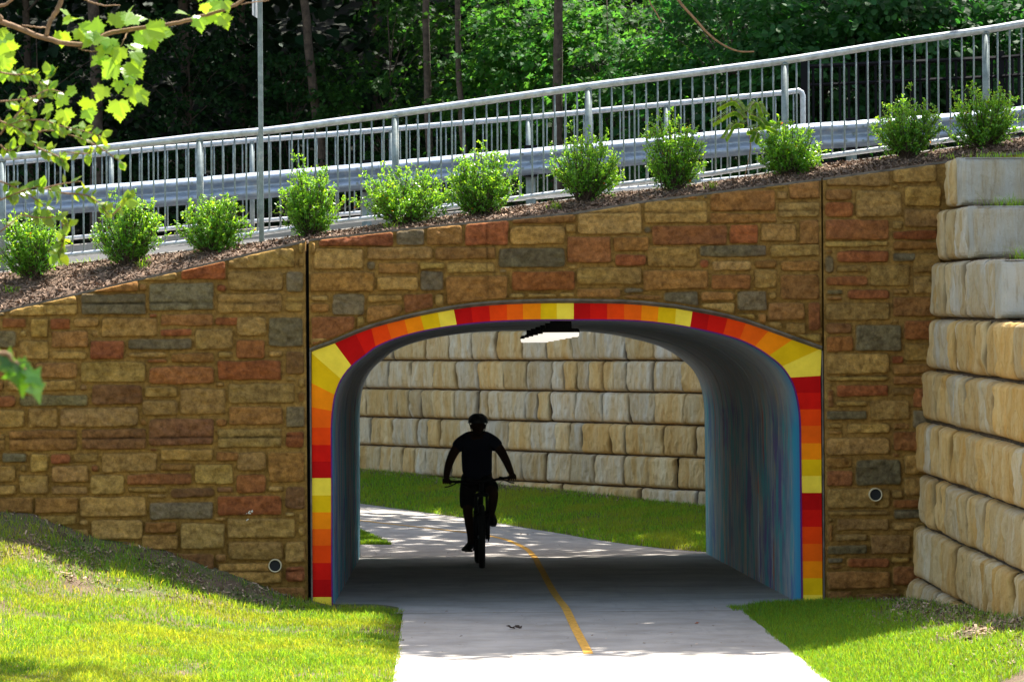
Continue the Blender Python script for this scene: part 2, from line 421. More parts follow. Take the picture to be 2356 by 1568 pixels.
# ------------------------------------------------------------ arch profile
INN = [(763, 1402), (762, 1300), (762, 1180), (761.5, 1060), (761, 985), (764, 940), (770, 906), (784, 871), (808, 840), (841, 814), (864, 796.5), (901, 780), (939, 768), (976, 759), (1014, 752), (1051, 746.5), (1088, 742), (1128, 738.5), (1167, 736.5),
       (1203.5, 735), (1244, 734.3), (1281, 734), (1320, 734), (1358, 734), (1397, 734.3), (1436, 735), (1475, 737), (1513, 740.5), (1553, 745.5), (1588, 751.5), (1626, 759.5), (1664, 768.5), (1702, 780), (1737, 796), (1770, 817), (1800, 842), (1820, 870), (1832, 900), (1840, 940),
       (1843, 979), (1843.5, 1019), (1844.5, 1100), (1846, 1250), (1848, 1406)]
inn = catmull([P(u, v, 33.04)[[0, 2]] for u, v in INN], 3)
PAIR = [((718, 1402), (763, 1402)), ((718, 1372.5), (763, 1372.5)), ((718, 1332.5), (763, 1332.5)), ((718, 1294), (762, 1294)), ((718, 1254), (762, 1254)), ((718, 1216), (762, 1216)), ((718, 1177.5), (762, 1177.5)), ((718, 1139), (762, 1139)), ((718, 1099), (762, 1099)),
        ((717.5, 1061), (762, 1061)), ((717.5, 1023), (761.5, 1023)), ((717.5, 983), (761, 983)), ((717, 936), (763.5, 945)), ((717, 881), (769.5, 907)), ((717, 812), (784, 871)), ((767, 785), (808, 840)), ((816, 764), (841, 814)), ((853, 750), (864, 796.5)), ((888, 740), (901, 780)),
        ((929, 729.5), (939, 768)), ((966, 721), (976, 759)), ((1006, 713), (1014, 752)), ((1043, 706.5), (1051, 746.5)), ((1083, 701), (1088, 742)), ((1125, 697), (1128, 738.5)), ((1166, 694.5), (1167, 736.5)), ((1203, 693), (1203.5, 735)), ((1244.5, 692), (1244, 734.3)), ((1281, 691.5), (1281, 734)),
        ((1320, 691.5), (1320, 734)), ((1358, 692), (1358, 734)), ((1397, 692.5), (1397, 734.3)), ((1436, 693.5), (1436, 735)), ((1477, 696), (1475, 737)), ((1516, 700), (1513, 740.5)), ((1556, 704), (1553, 745.5)), ((1594, 711), (1588, 751.5)), ((1633, 717.5), (1626, 759.5)), ((1675.5, 726.5), (1664, 768.5)),
        ((1718, 738), (1702, 780)), ((1772, 757), (1737, 796)), ((1828.5, 777.5), (1770, 817)), ((1890, 801), (1800, 842)), ((1888, 864), (1819, 868)), ((1888.5, 903), (1832.5, 903)), ((1889, 941), (1840, 941)), ((1889, 979), (1843, 979)), ((1889.5, 1019), (1843.5, 1019)), ((1890, 1056.5), (1844, 1056.5)),
        ((1890, 1094), (1844.5, 1094)), ((1890.5, 1133), (1845, 1133)), ((1891, 1172), (1845.5, 1172)), ((1891, 1211), (1845.5, 1211)), ((1891.5, 1250), (1846, 1250)), ((1892, 1290), (1846.5, 1290)), ((1892, 1329), (1847, 1329)), ((1892.5, 1367.5), (1847.5, 1367.5)), ((1893, 1406), (1848, 1406))]
SEQ = [(.50, .003, .003), (.68, .008, .003), (.88, .060, .002), (.92, .125, .003), (.96, .26, .002), (.80, .49, .003), (.97, .72, .06)]
# colour index of each segment, from the lower left round to the lower right
idx = [6] + [0, 1, 2, 3, 4, 5, 6] + [0, 1, 2, 3, 4, 5, 6] + [0, 1, 2, 3, 4, 5, 6] * 3 + [0, 1, 2, 3, 4, 5, 6] * 4
n_left = len(PAIR) - 1
seq = [6, 0, 1, 2, 3, 4, 5, 6, 0, 1, 2, 3, 4, 5, 6]           # up the left leg to the corner
seq += ([0, 1, 2, 3, 4, 5, 6] * 8)
seq = seq[:n_left]
def paintmat():
    m, nt, b = nodes('painted_concrete')
    a = attr(nt); f = noise(nt, 6, 5, ramp=(.3, .7))
    c = mixrgb(nt, a, mixrgb(nt, a, (.80, .78, .76), 1, 'MULTIPLY'), f)
    nt.links.new(c, b.inputs['Base Color']); b.inputs['Roughness'].default_value = .8; b.inputs['Specular IOR Level'].default_value = .12
    bump(nt, b, noise(nt, 160, 3), .3, .004); return m
M_paint = paintmat()
tun = empty('tunnel', (1.16, 33.05, 0), 'precast concrete tunnel with a red, orange and yellow painted rim', 'tunnel')
m = MB(); YB = 33.045
O_ = np.array([P(*a, YB)[[0, 2]] for a, b_ in PAIR]); I_ = np.array([P(*b_, YB)[[0, 2]] for a, b_ in PAIR])
corner = P(717, 803.5, YB)[[0, 2]]
for k in range(len(PAIR) - 1):
    c = SEQ[seq[k]]
    oo = [O_[k], O_[k + 1]]; ii = [I_[k], I_[k + 1]]
    ni = 4
    # follow the curved inner edge between the two boundaries
    sel = [q for q in inn if np.linalg.norm(q - ii[0]) + np.linalg.norm(q - ii[1]) < np.linalg.norm(ii[0] - ii[1]) * 1.02 and min(np.linalg.norm(q - ii[0]), np.linalg.norm(q - ii[1])) > .004]
    poly = [oo[0]] + ([corner] if k == 14 else []) + [oo[1], ii[1]] + sorted(sel, key=lambda q: np.linalg.norm(q - ii[1])) + [ii[0]]
    m.add([(x, YB, z) for x, z in poly], [tuple(range(len(poly)))], c)
rim = m.build('painted_rim', M_paint, tun); rim['label'] = 'rim banded in repeating red, orange and yellow stripes'
# purple line along the inner edge
m = MB(); tt = unit(np.gradient(inn, axis=0)); nn = np.stack([tt[:, 1], -tt[:, 0]], -1)
pur = np.stack([np.column_stack([inn[:, 0], np.full(len(inn), YB - .004), inn[:, 1]]), np.column_stack([inn[:, 0] + nn[:, 0] * .012, np.full(len(inn), YB - .004), inn[:, 1] + nn[:, 1] * .012]),
                np.column_stack([inn[:, 0] + nn[:, 0] * .012, np.full(len(inn), YB + .05), inn[:, 1] + nn[:, 1] * .012])], 1)
m.grid(pur, (.14, .018, .16)); m.build('purple_trim', M_paint, tun)
def mural():
    m, nt, b = nodes('mural')
    def N(sc_, st, r, d=5): return noise(nt, sc_, d, .65, st, ramp=r)
    vs = (2.6, 1.1, .30)
    base = mixrgb(nt, (0.17, 0.25, 0.36), (0.40, 0.43, 0.48), N(2.0, (1, .6, .35), (.42, .58)))
    base = mixrgb(nt, base, (0.56, 0.46, 0.34), N(3.2, vs, (.52, .62)))
    base = mixrgb(nt, base, (0.12, 0.42, 0.46), N(2.4, (1.5, .8, .3), (.50, .58)))
    base = mixrgb(nt, base, (0.532, 0.152, 0.076), N(4.5, (1.3, .7, .16), (.60, .66)))
    base = mixrgb(nt, base, (0.20, 0.15, 0.38), N(2.9, (1.1, .6, .35), (.55, .63)))
    tc = nt.nodes.new('ShaderNodeTexCoord'); sp = nt.nodes.new('ShaderNodeSeparateXYZ'); nt.links.new(tc.outputs['Object'], sp.inputs[0])
    def rng_(sock, a, b_, c=0, d=1):
        r = nt.nodes.new('ShaderNodeMapRange'); r.inputs[1].default_value = a; r.inputs[2].default_value = b_; r.inputs[3].default_value = c; r.inputs[4].default_value = d
        nt.links.new(sock, r.inputs[0]); return r.outputs[0]
    # turquoise edge strokes at both mouths of the tunnel (object origin sits at the near mouth)
    base = mixrgb(nt, base, (0.038, 0.456, 0.646), rng_(sp.outputs[1], 34.3, 33.3))
    base = mixrgb(nt, base, (0.057, 0.494, 0.570), rng_(sp.outputs[1], 42.0, 45.4, 0, .45))
    base = mixrgb(nt, base, (0.133, 0.042, 0.190), rng_(sp.outputs[1], 33.5, 33.1))
    # bare concrete higher up, the paint stops in a soft line
    hi = mixrgb(nt, (0.32, 0.31, 0.34), (0.50, 0.48, 0.48), N(2.2, (.4, 2, 2), (.3, .7)))
    hi = mixrgb(nt, hi, (0.456, 0.361, 0.266), N(4.5, vs, (.55, .65)))
    c = mixrgb(nt, base, hi, rng_(sp.outputs[2], 1.62, 1.95, 0, .85))
    e = mixrgb(nt, c, (0.038, 0.266, 0.494), rng_(sp.outputs[1], 34.1, 33.3, 0, .8))
    nt.links.new(e, b.inputs['Base Color']); b.inputs['Roughness'].default_value = .8; b.inputs['Specular IOR Level'].default_value = .12
    bump(nt, b, noise(nt, 20, 5), .25, .01)
    return m
M_mural = mural(); M_dark = simple('dark_joint', (.01, .01, .012), .9)
SEGS = 8
def ring(Y, off=0):
    t = (Y - 33.045) / (TY1 - 33.045)
    H0_ = inn[:, 1].max(); zc = H0_ + (2.565 - H0_) * t; zf = ZF1 * t
    z = zf + inn[:, 1] * (zc - zf) / H0_
    p = np.column_stack([inn[:, 0] - nn[:, 0] * off, np.full(len(inn), Y), z - nn[:, 1] * off]); return p
YS = np.linspace(33.05, TY1, SEGS + 1)
for k in range(SEGS):
    a, b_ = YS[k] + (.0 if k == 0 else .007), YS[k + 1] - .007
    j = RNG.uniform(-.004, .004)
    G = np.array([ring(a, .012 + j), ring(a + .01, j), *[ring(y, j) for y in np.linspace(a + .02, b_ - .02, 4)], ring(b_ - .01, j), ring(b_, .012 + j)])
    mm = MB(); mm.grid(G)
    mm.build('concrete_segment', M_mural, tun, smooth=True, usecol=False)
G = np.array([ring(y, .06) for y in np.linspace(33.06, TY1, 6)]); mm = MB(); mm.grid(G); mm.build('outer_shell', M_dark, tun, usecol=False)
# shell end at the far mouth
mm = MB(); mm.grid(np.stack([ring(TY1 - .006, 0), ring(TY1 - .006, .22)], 0)); mm.build('end_face', M_conc, tun, usecol=False)

# ------------------------------------------------------------ ashlar stone walls
CO = dict(t=(.55, .345, .110), o=(.47, .285, .090), b=(.44, .220, .068), r=(.43, .145, .055), rb=(.44, .175, .060), g=(.25, .200, .115), d=(.29, .145, .065))
MORT = (.43, .255, .075)
def stonemat():
    m, nt, b = nodes('formed_stone')
    a = attr(nt)
    f = noise(nt, 17, 9, .78, ramp=(.36, .64))
    c = mixrgb(nt, mixrgb(nt, a, (.56, .52, .46), 1, 'MULTIPLY'), mixrgb(nt, a, (1.45, 1.42, 1.30), 1, 'MULTIPLY'), f)
    f2 = noise(nt, 4, 4, .6, ramp=(.3, .75))
    c = mixrgb(nt, mixrgb(nt, c, (.82, .80, .80), 1, 'MULTIPLY'), mixrgb(nt, c, (1.1, 1.08, 1.0), 1, 'MULTIPLY'), f2)
    c = mixrgb(nt, c, mixrgb(nt, c, (.45, .45, .48), 1, 'MULTIPLY'), noise(nt, 1.6, 6, .7, (1, 1, .5), ramp=(.58, .80)))
    nt.links.new(c, b.inputs['Base Color']); b.inputs['Roughness'].default_value = .9; b.inputs['Specular IOR Level'].default_value = .2
    bump(nt, b, noise(nt, 30, 9, .8), 1.0, .05)
    return m
M_stone = stonemat(); M_edge = simple('weathered_edge', (.12, .10, .08), .9, nz=8, amt=.5)

def grid_axis(w, step=.017, edge=(.005, .014, .026)):
    e = [x for x in edge if x < w * .35]
    n = max(1, int(round((w - 2 * (e[-1] if e else 0)) / step)))
    a = e[-1] if e else 0
    mid = np.linspace(a, w - a, n + 1)
    return np.unique(np.concatenate([[0], e, mid, w - np.array(e), [w]]).round(6))

def stone(m, u0, v0, u1, v1, col, top, bot, rng, to):
    """one dressed stone between picture corners, projecting from the wall plane y = 33"""
    a = to(u0, v1); b_ = to(u1, v0)
    x0, z0, x1, z1 = a[0], a[2], b_[0], b_[2]
    if x1 - x0 < .02: return
    sx = grid_axis(x1 - x0)
    w, h = x1 - x0, z1 - z0
    sd = int(rng.integers(1e6))
    xs_ = x0 + sx
    wob = lambda s: .007 * fbm(xs_ * 5, np.full_like(xs_, s), sd, 3) * 2
    zt = np.minimum(z1 + wob(1.3), top(xs_) - .012); zb = np.maximum(z0 + wob(7.7), bot(xs_) + .018)
    keep = zt - zb > .012
    if keep.sum() < 3: return
    i0, i1 = np.argmax(keep), len(keep) - np.argmax(keep[::-1])
    xs_, zt, zb = xs_[i0:i1], zt[i0:i1], zb[i0:i1]
    zt = np.maximum(zt, zb + .006)
    cut0 = i0 > 0; cut1 = i1 < len(sx)
    t = grid_axis(max(.03, float((zt - zb).max()))); t = t / t[-1]
    X = np.repeat(xs_[:, None], len(t), 1); Z = zb[:, None] + (zt - zb)[:, None] * t[None]
    # ragged left and right edges, and softened corners
    ex = np.exp(-(X - xs_[0]) / .03) * .007 * 2 * fbm(Z * 6, Z * 0, sd + 3, 3) - np.exp(-(xs_[-1] - X) / .03) * .007 * 2 * fbm(Z * 6, Z * 0 + 4, sd + 4, 3)
    Xw = X + ex
    dx = np.minimum(X - xs_[0], xs_[-1] - X); dz = np.minimum(Z - zb[:, None], zt[:, None] - Z)
    cr = .022 + .02 * rng.random()
    cx = np.clip(cr - dx, 0, None); cz = np.clip(cr - dz, 0, None)
    d = np.where((cx > 0) & (cz > 0), cr - np.hypot(cx, cz), np.minimum(dx, dz))
    ramp = np.clip(d / .016, 0, 1); ramp = np.sqrt(1 - (1 - ramp) ** 2)
    hgt = .030 + .016 * rng.random()
    rel = ramp * (hgt + .020 * fbm(X * 9, Z * 9, sd, 4) + .026 * fbm(X * 22, Z * 26, sd + 9, 3)) + .004 * ramp * np.clip(dz / .05, 0, 1)
    seam = 0
    for zl in SEAMZ: seam = np.maximum(seam, np.exp(-((Z - zl - .006 * fbm(X * 2, Z * 0, 5, 3)) / .009) ** 2))
    for xl in SEAMX: seam = np.maximum(seam, .7 * np.exp(-((X - xl) / .009) ** 2))
    rel = rel * (1 - .6 * seam)
    Yv = 33.0 - rel + .001 * (ramp <= 0)
    c = np.array(CO[col]) * rng.uniform(.86, 1.10) * np.array([rng.uniform(.96, 1.05), 1, rng.uniform(.88, 1.10)])
    # second tone drifting over the stone
    mix = np.clip(.5 + 1.1 * fbm(X * 2.2, Z * 4, sd + 17, 3), 0, 1)[..., None]
    c2 = c * rng.uniform(.72, 1.12) * np.array([1, rng.uniform(.90, 1.04), rng.uniform(.85, 1.2)])
    C = c * (1 - mix) + c2 * mix
    C = C * (1 - .62 * np.asarray(seam)[..., None])
    edge = np.clip(d / .008, 0, 1)[..., None]
    C = np.array(MORT) * (1 - edge) + C * edge
    m.grid(np.stack([Xw, Yv, Z], -1), C, flip=True)

A = """70,1115,617,1285,b;650,1105,1170,1278,b;1195,1020,1712,1245,d;1742,1103,2255,1263,t;2283,1128,2437,1255,r;-60,1120,38,1140,b;-60,1155,42,1285,t;-700,1110,-90,1280,o;
12,222,215,302,rb;240,222,385,380,t;403,228,567,315,r;590,222,790,298,t;812,218,1258,378,t;1197,183,1265,215,r;1283,187,1703,287,b;1285,305,1535,370,r;1020,385,1535,480,g;1560,312,1868,475,t;1723,215,1915,285,r;
1895,215,2125,370,t;2148,215,2440,455,g;-60,325,130,462,g;158,320,215,375,t;155,398,390,555,t;413,322,707,465,b;732,318,790,375,t;723,397,1000,553,r;1022,495,1342,540,t;1178,550,1340,583,rb;1365,500,1718,582,b;
1740,493,1865,542,t;1888,390,2125,545,rb;2150,488,2260,535,t;2283,488,2440,675,d;413,487,703,555,t;280,578,622,705,b;-60,580,262,703,b;645,570,1172,735,t;1195,607,1710,755,rb;1738,560,2255,720,r;60,720,610,805,t;
-60,720,32,808,b;637,750,705,808,t;-60,838,130,935,rb;158,832,707,932,g;732,755,1145,918,d;1158,770,1418,860,o;1138,875,1422,1000,o;1445,783,1803,995,o;1717,733,1803,770,t;1825,742,2358,905,t;2283,697,2362,728,t;2384,700,2440,785,t;2384,812,2440,890,b;
1828,928,2263,1080,b;2285,928,2440,1100,g;1730,1027,1812,1093,b;1115,1022,1175,1082,b;485,935,1108,1095,t;222,945,460,1100,o;-60,955,200,1103,o;-60,225,-10,305,t;-60,480,130,560,b;-700,230,-90,400,t;-700,430,-90,560,rb;-700,590,-90,720,o;-700,750,-90,900,t;-700,930,-90,1090,b"""
B = """75,575,125,675,t;145,440,750,615,r;770,440,998,603,g;1012,440,1300,600,b;1318,400,1668,605,r;1685,330,2203,430,b;1680,448,2115,600,t;2125,433,2207,503,t;75,690,100,790,t;110,628,510,795,t;535,615,1060,718,t;1080,612,1565,718,b;1590,620,2117,785,g;
80,812,597,975,b;535,733,605,795,g;625,738,943,828,b;620,848,942,965,t;960,735,1150,798,t;960,805,1147,965,g;1172,738,1562,828,t;1582,795,1665,825,g;1168,845,1665,1120,b;1688,803,2203,968,r;80,1003,235,1050,t;80,1065,235,1145,b;255,988,520,1160,g;
537,990,812,1055,t;537,1080,815,1280,b;833,988,1070,1180,rb;1083,993,1145,1100,t;80,1168,438,1400,rb;452,1165,515,1280,t;80,1340,250,1440,t;1672,985,1805,1040,t;1815,983,2052,1035,t;2073,985,2197,1035,t;75,440,125,560,b;1100,330,1300,425,g;1315,300,1668,385,b"""
C = """120,385,630,635,t;30,650,390,865,rb;405,650,688,773,b;412,790,668,885,r;35,880,120,912,t;120,895,628,1040,t;115,1065,462,1150,b;485,1062,648,1108,g;478,1115,795,1165,b;655,365,1160,550,t;640,290,1095,350,r;1110,305,1168,348,g;1180,280,1700,453,b;
1180,462,1705,545,b;1722,372,2068,500,t;1710,293,1797,357,t;1480,200,1785,268,t;1812,180,2068,348,b;650,573,705,632,g;712,560,1315,722,rb;1335,553,1563,712,r;1585,548,1868,695,o;1742,518,1875,543,t;1895,520,2068,710,b;675,733,1078,895,o;1100,717,1632,818,g;
1655,715,2068,815,t;1095,838,1168,900,r;1190,842,1510,925,t;1185,950,1507,1073,rb;1530,838,1718,903,b;1745,842,2068,930,b;1528,908,1713,1070,o;1742,955,2068,1155,b;648,917,1162,1080,b;815,1093,1085,1260,g;1100,1093,1375,1165,b;1100,1180,1378,1290,t;
1400,1090,1635,1248,g;1650,1093,1718,1160,o;1645,1180,1932,1318,b;1962,1175,2068,1400,rb;1785,1343,1940,1440,t;1400,1268,1545,1345,t;1560,1268,1625,1370,b;1645,1335,1755,1420,t;1845,1430,2068,1560,o;80,250,600,365,t"""
D = """980,870,1422,1012,t;980,1020,1420,1062,t;1447,945,1760,1012,b;1447,1018,1760,1085,b;980,1082,1037,1107,t;980,1120,1035,1245,b;1060,1082,1417,1168,r;1055,1190,1272,1237,t;985,1260,1270,1328,g;1290,1190,1565,1330,o;1440,1105,1600,1160,o;1585,1105,1780,1240,rb;1585,1258,1780,1385,g;
980,425,1105,462,g;980,474,1105,500,b;1130,427,1425,495,r;1445,425,1558,465,o;985,520,1425,645,o;1447,480,1750,617,b;1430,632,1500,655,t;1525,637,1780,780,rb;980,660,1167,735,b;980,750,1173,857,rb;1190,672,1505,855,g;1438,880,1517,942,r;1525,797,1780,925,o"""
SEAMZ, SEAMX = [], []
def parse(s): return [(*map(float, r.split(',')[:4]), r.split(',')[4].strip()) for r in s.replace('\n', '').split(';') if r.strip()]
def toworld(u, v): return P(u, v, 33.0)

def wall_body(m, x0, x1, top, bot, col=MORT, n=160, back=33.30):
    X = np.linspace(x0, x1, n); Tz = top(X); Bz = bot(X)
    G = []
    for x, t, b_ in zip(X, Tz, Bz):
        G.append([(x, back, b_), (x, 33.0, b_), (x, 33.0, b_ + (t - b_) * .5), (x, 33.0, t - .004), (x, 33.004, t), (x, back, t), (x, back, b_)])
    m.grid(np.array(G), col)
    for x, s in ((x0, 0), (x1, 1)):
        t, b_ = float(top(x)), float(bot(x)); f = [(x, 33.0, b_), (x, back, b_), (x, back, t), (x, 33.004, t)]
        m.add(f, [(0, 3, 2, 1) if s else (0, 1, 2, 3)], col)
low = lambda X: np.interp(X, _bp[:, 0], _bp[:, 2]) - .35
xL = P(705.5, 1000, 33)[0]; xM0, xM1 = P(713.5, 1000, 33)[0], P(1890.5, 600, 33)[0]; xR = P(1897.5, 1000, 33)[0]
def make_wall(label, x0, x1, bot, stones, seed):
    rng = np.random.default_rng(seed)
    m = MB(); wall_body(m, x0, x1, wall_top, bot)
    for (u0, v0, u1, v1, c) in stones: stone(m, u0, v0, u1, v1, c, lambda X: wall_top(X) + np.where((X < x0 + .012) | (X > x1 - .012), -9, 0), bot, rng, toworld)
    o = m.build('stone_wall', M_stone, smooth=True)
    tag(o, label, 'stone wall', 'stone faced walls of the underpass')
    # thin pale arris along the top
    k = MB(); X = np.linspace(x0, x1, 160); G = [[(x, 32.992, float(wall_top(x)) - .016), (x, 32.992, float(wall_top(x)) + .006), (x, 33.31, float(wall_top(x)) + .006)] for x in X]
    k.grid(np.array(G), flip=False); k.build('top_edge', M_edge, o, usecol=False)
    return o
# left wing wall: one 1.22 m pattern repeated down the wall, colours differ each time
st = []; rr = np.random.default_rng(11); keys = ['t', 't', 'o', 'b', 'b', 'rb', 'b', 'g', 'o', 't', 'o', 'r', 't', 'b', 'd', 'g']
for k in (-1, 0, 1, 2):
    for (a, b_, c, d, cc) in parse(A):
        if k != 0 and rr.random() < .65: cc = keys[rr.integers(len(keys))]
        b2, d2 = b_ + 1078 * k, d + 1078 * k
        if (1115 + 1078 * k - 1078) < 0: pass
        st.append((a / 2 / 1.7385, (1160 + b2 / 2) / 1.7385, c / 2 / 1.7385, (1160 + d2 / 2) / 1.7385, cc))
# named stones above the upper joint
SEAMZ[:] = [P(350, v, 33)[2] for v in (389, 697, 1006, 1315)]
leftwall = make_wall('long stone wing wall left of the tunnel, its top sloping down to the left', -6.0, xL, low, st, 1)
arch = np.array([P(u, v, 33.0)[[0, 2]] for (u, v), _ in PAIR[15:42]] )
arch = np.concatenate([[P(712, 806, 33)[[0, 2]], P(718, 802.5, 33)[[0, 2]]], arch, [P(1890, 799.5, 33)[[0, 2]], P(1896, 801, 33)[[0, 2]]]])
archb = lambda X: np.interp(X, arch[:, 0], arch[:, 1]) + .012
st = [((1200 + a / 2) / 1.7385, (680 + b_ / 2) / 1.7385, (1200 + c / 2) / 1.7385, (680 + d / 2) / 1.7385, cc) for a, b_, c, d, cc in parse(B)]
st += [((2250 + a / 2) / 1.7385, (620 + b_ / 2) / 1.7385, (2250 + c / 2) / 1.7385, (620 + d / 2) / 1.7385, cc) for a, b_, c, d, cc in parse(C)]
SEAMZ[:] = [P(1500, 488, 33)[2]]; SEAMX[:] = [P(1122, 700, 33)[0]]
head = make_wall('stone headwall panel directly above the painted arch', xM0, xM1, archb, st, 2)
# grey chamfer following the arch, and the strips beside its legs
m = MB(); X = np.linspace(xM0, xM1, 120); Zb = archb(X)
m.grid(np.array([[(x, 33.043, z - .034), (x, 32.994, z - .012), (x, 32.994, z + .006)] for x, z in zip(X, Zb)]))
m.build('arch_edge', M_edge, head, usecol=False)
st = []; f = .57968
for k in (-1, 0, 1, 2):
    for (a, b_, c, d, cc) in parse(D):
        if k != 0 and rr.random() < .5: cc = keys[rr.integers(len(keys))]
        st.append(((2732 + a * f) / 1.7385, (909 + (b_ + 925 * k) * f) / 1.7385, (2732 + c * f) / 1.7385, (909 + (d + 925 * k) * f) / 1.7385, cc))
SEAMZ[:] = [P(2050, v, 33)[2] for v in (575, 863, 1172)]; SEAMX[:] = []
make_wall('stone wall panel right of the tunnel, beside the stacked blocks', xR, 6.0, lambda X: -.35 + 0 * np.asarray(X), st, 3)
# concrete legs showing in the joints
m = MB()
for u0, u1 in ((714, 717.5), (1892.5, 1895.5)):
    a = P(u0, 1100, 33.03)[0]; b_ = P(u1, 1100, 33.03)[0]; zt = P(u0, 806, 33.03)[2]
    m.box(a, b_, 33.02, 33.28, -.3, zt)
for x0, x1 in ((xL, xM0), (xM1, xR)): m.box(x0 - .004, x1 + .004, 33.2, 33.29, -.3, float(wall_top((x0 + x1) / 2)) - .05, mi=1)
m.build('joint_strip', [M_edge, M_dark], head, usecol=False)

m = MB()
for st_ in ([(365, 390), (376, 470), (352, 498)], [(376, 474), (440, 462)], [(312, 480), (322, 488)], [(545, 370), (520, 395), (485, 430), (492, 466), (570, 472)], [(578, 395), (632, 348), (640, 392), (612, 416), (578, 395)], [(408, 722), (445, 690), (484, 668)]):
    m.tube([P((940 + a / 8.96) / 1.7385, (2000 + b_ / 8.96) / 1.7385, 32.956) for a, b_ in st_], .0055, 6)
m.build('chalk_mark', simple('pale_chalk', (.62, .60, .50), .9), leftwall, usecol=False)

# drain pipes through the walls
M_pipe = simple('cream_plastic', (.55, .47, .30), .5, nz=30, amt=.2)
for (u, v, r, lab) in ((633, 1300, .060, 'cream drain pipe end low in the left stone wall'), (2014, 1137, .061, 'cream drain pipe end in the stone wall right of the tunnel')):
    c = P(u, v, 32.95); m = MB(); a = np.linspace(0, 2 * np.pi, 33)
    prof = [(32.920, r - .010), (32.914, r - .003), (32.920, r), (33.06, r)]
    G = np.array([[(c[0] + rr_ * math.cos(t), y, c[2] + rr_ * math.sin(t)) for t in a] for y, rr_ in ([(33.06, r - .010)] + prof)])
    m.grid(G); o = m.build('drain_pipe', M_pipe, smooth=True, usecol=False); tag(o, lab, 'drain pipe', 'drain pipes in the stone walls')
    m = MB(); m.add([(c[0] + (r - .006) * math.cos(t), 32.932, c[2] + (r - .006) * math.sin(t)) for t in a[:-1]], [tuple(range(32))]); m.build('dark_bore', M_dark, o, usecol=False)

# ------------------------------------------------------------ stacked block walls
def blockmat():
    m, nt, b = nodes('split_face_block')
    a = attr(nt)
    st_ = noise(nt, 7, 7, .7, (1, 1, .18), ramp=(.42, .70))
    c = mixrgb(nt, a, mixrgb(nt, a, (.90, .74, .50), 1, 'MULTIPLY'), st_)
    c = mixrgb(nt, c, mixrgb(nt, c, (.66, .58, .46), 1, 'MULTIPLY'), noise(nt, 26, 6, .7, (1, 1, .14), ramp=(.52, .78)))
    c = mixrgb(nt, c, (.30, .20, .12), noise(nt, 70, 3, .6, ramp=(.66, .78)))
    nt.links.new(c, b.inputs['Base Color']); b.inputs['Roughness'].default_value = .9; b.inputs['Specular IOR Level'].default_value = .2
    bump(nt, b, noise(nt, 26, 8, .75, (1, 1, .45)), 1.0, .04); return m
M_block = blockmat()
M_gap = simple('dark_soil', (.12, .075, .04), 1, nz=20, amt=.5)
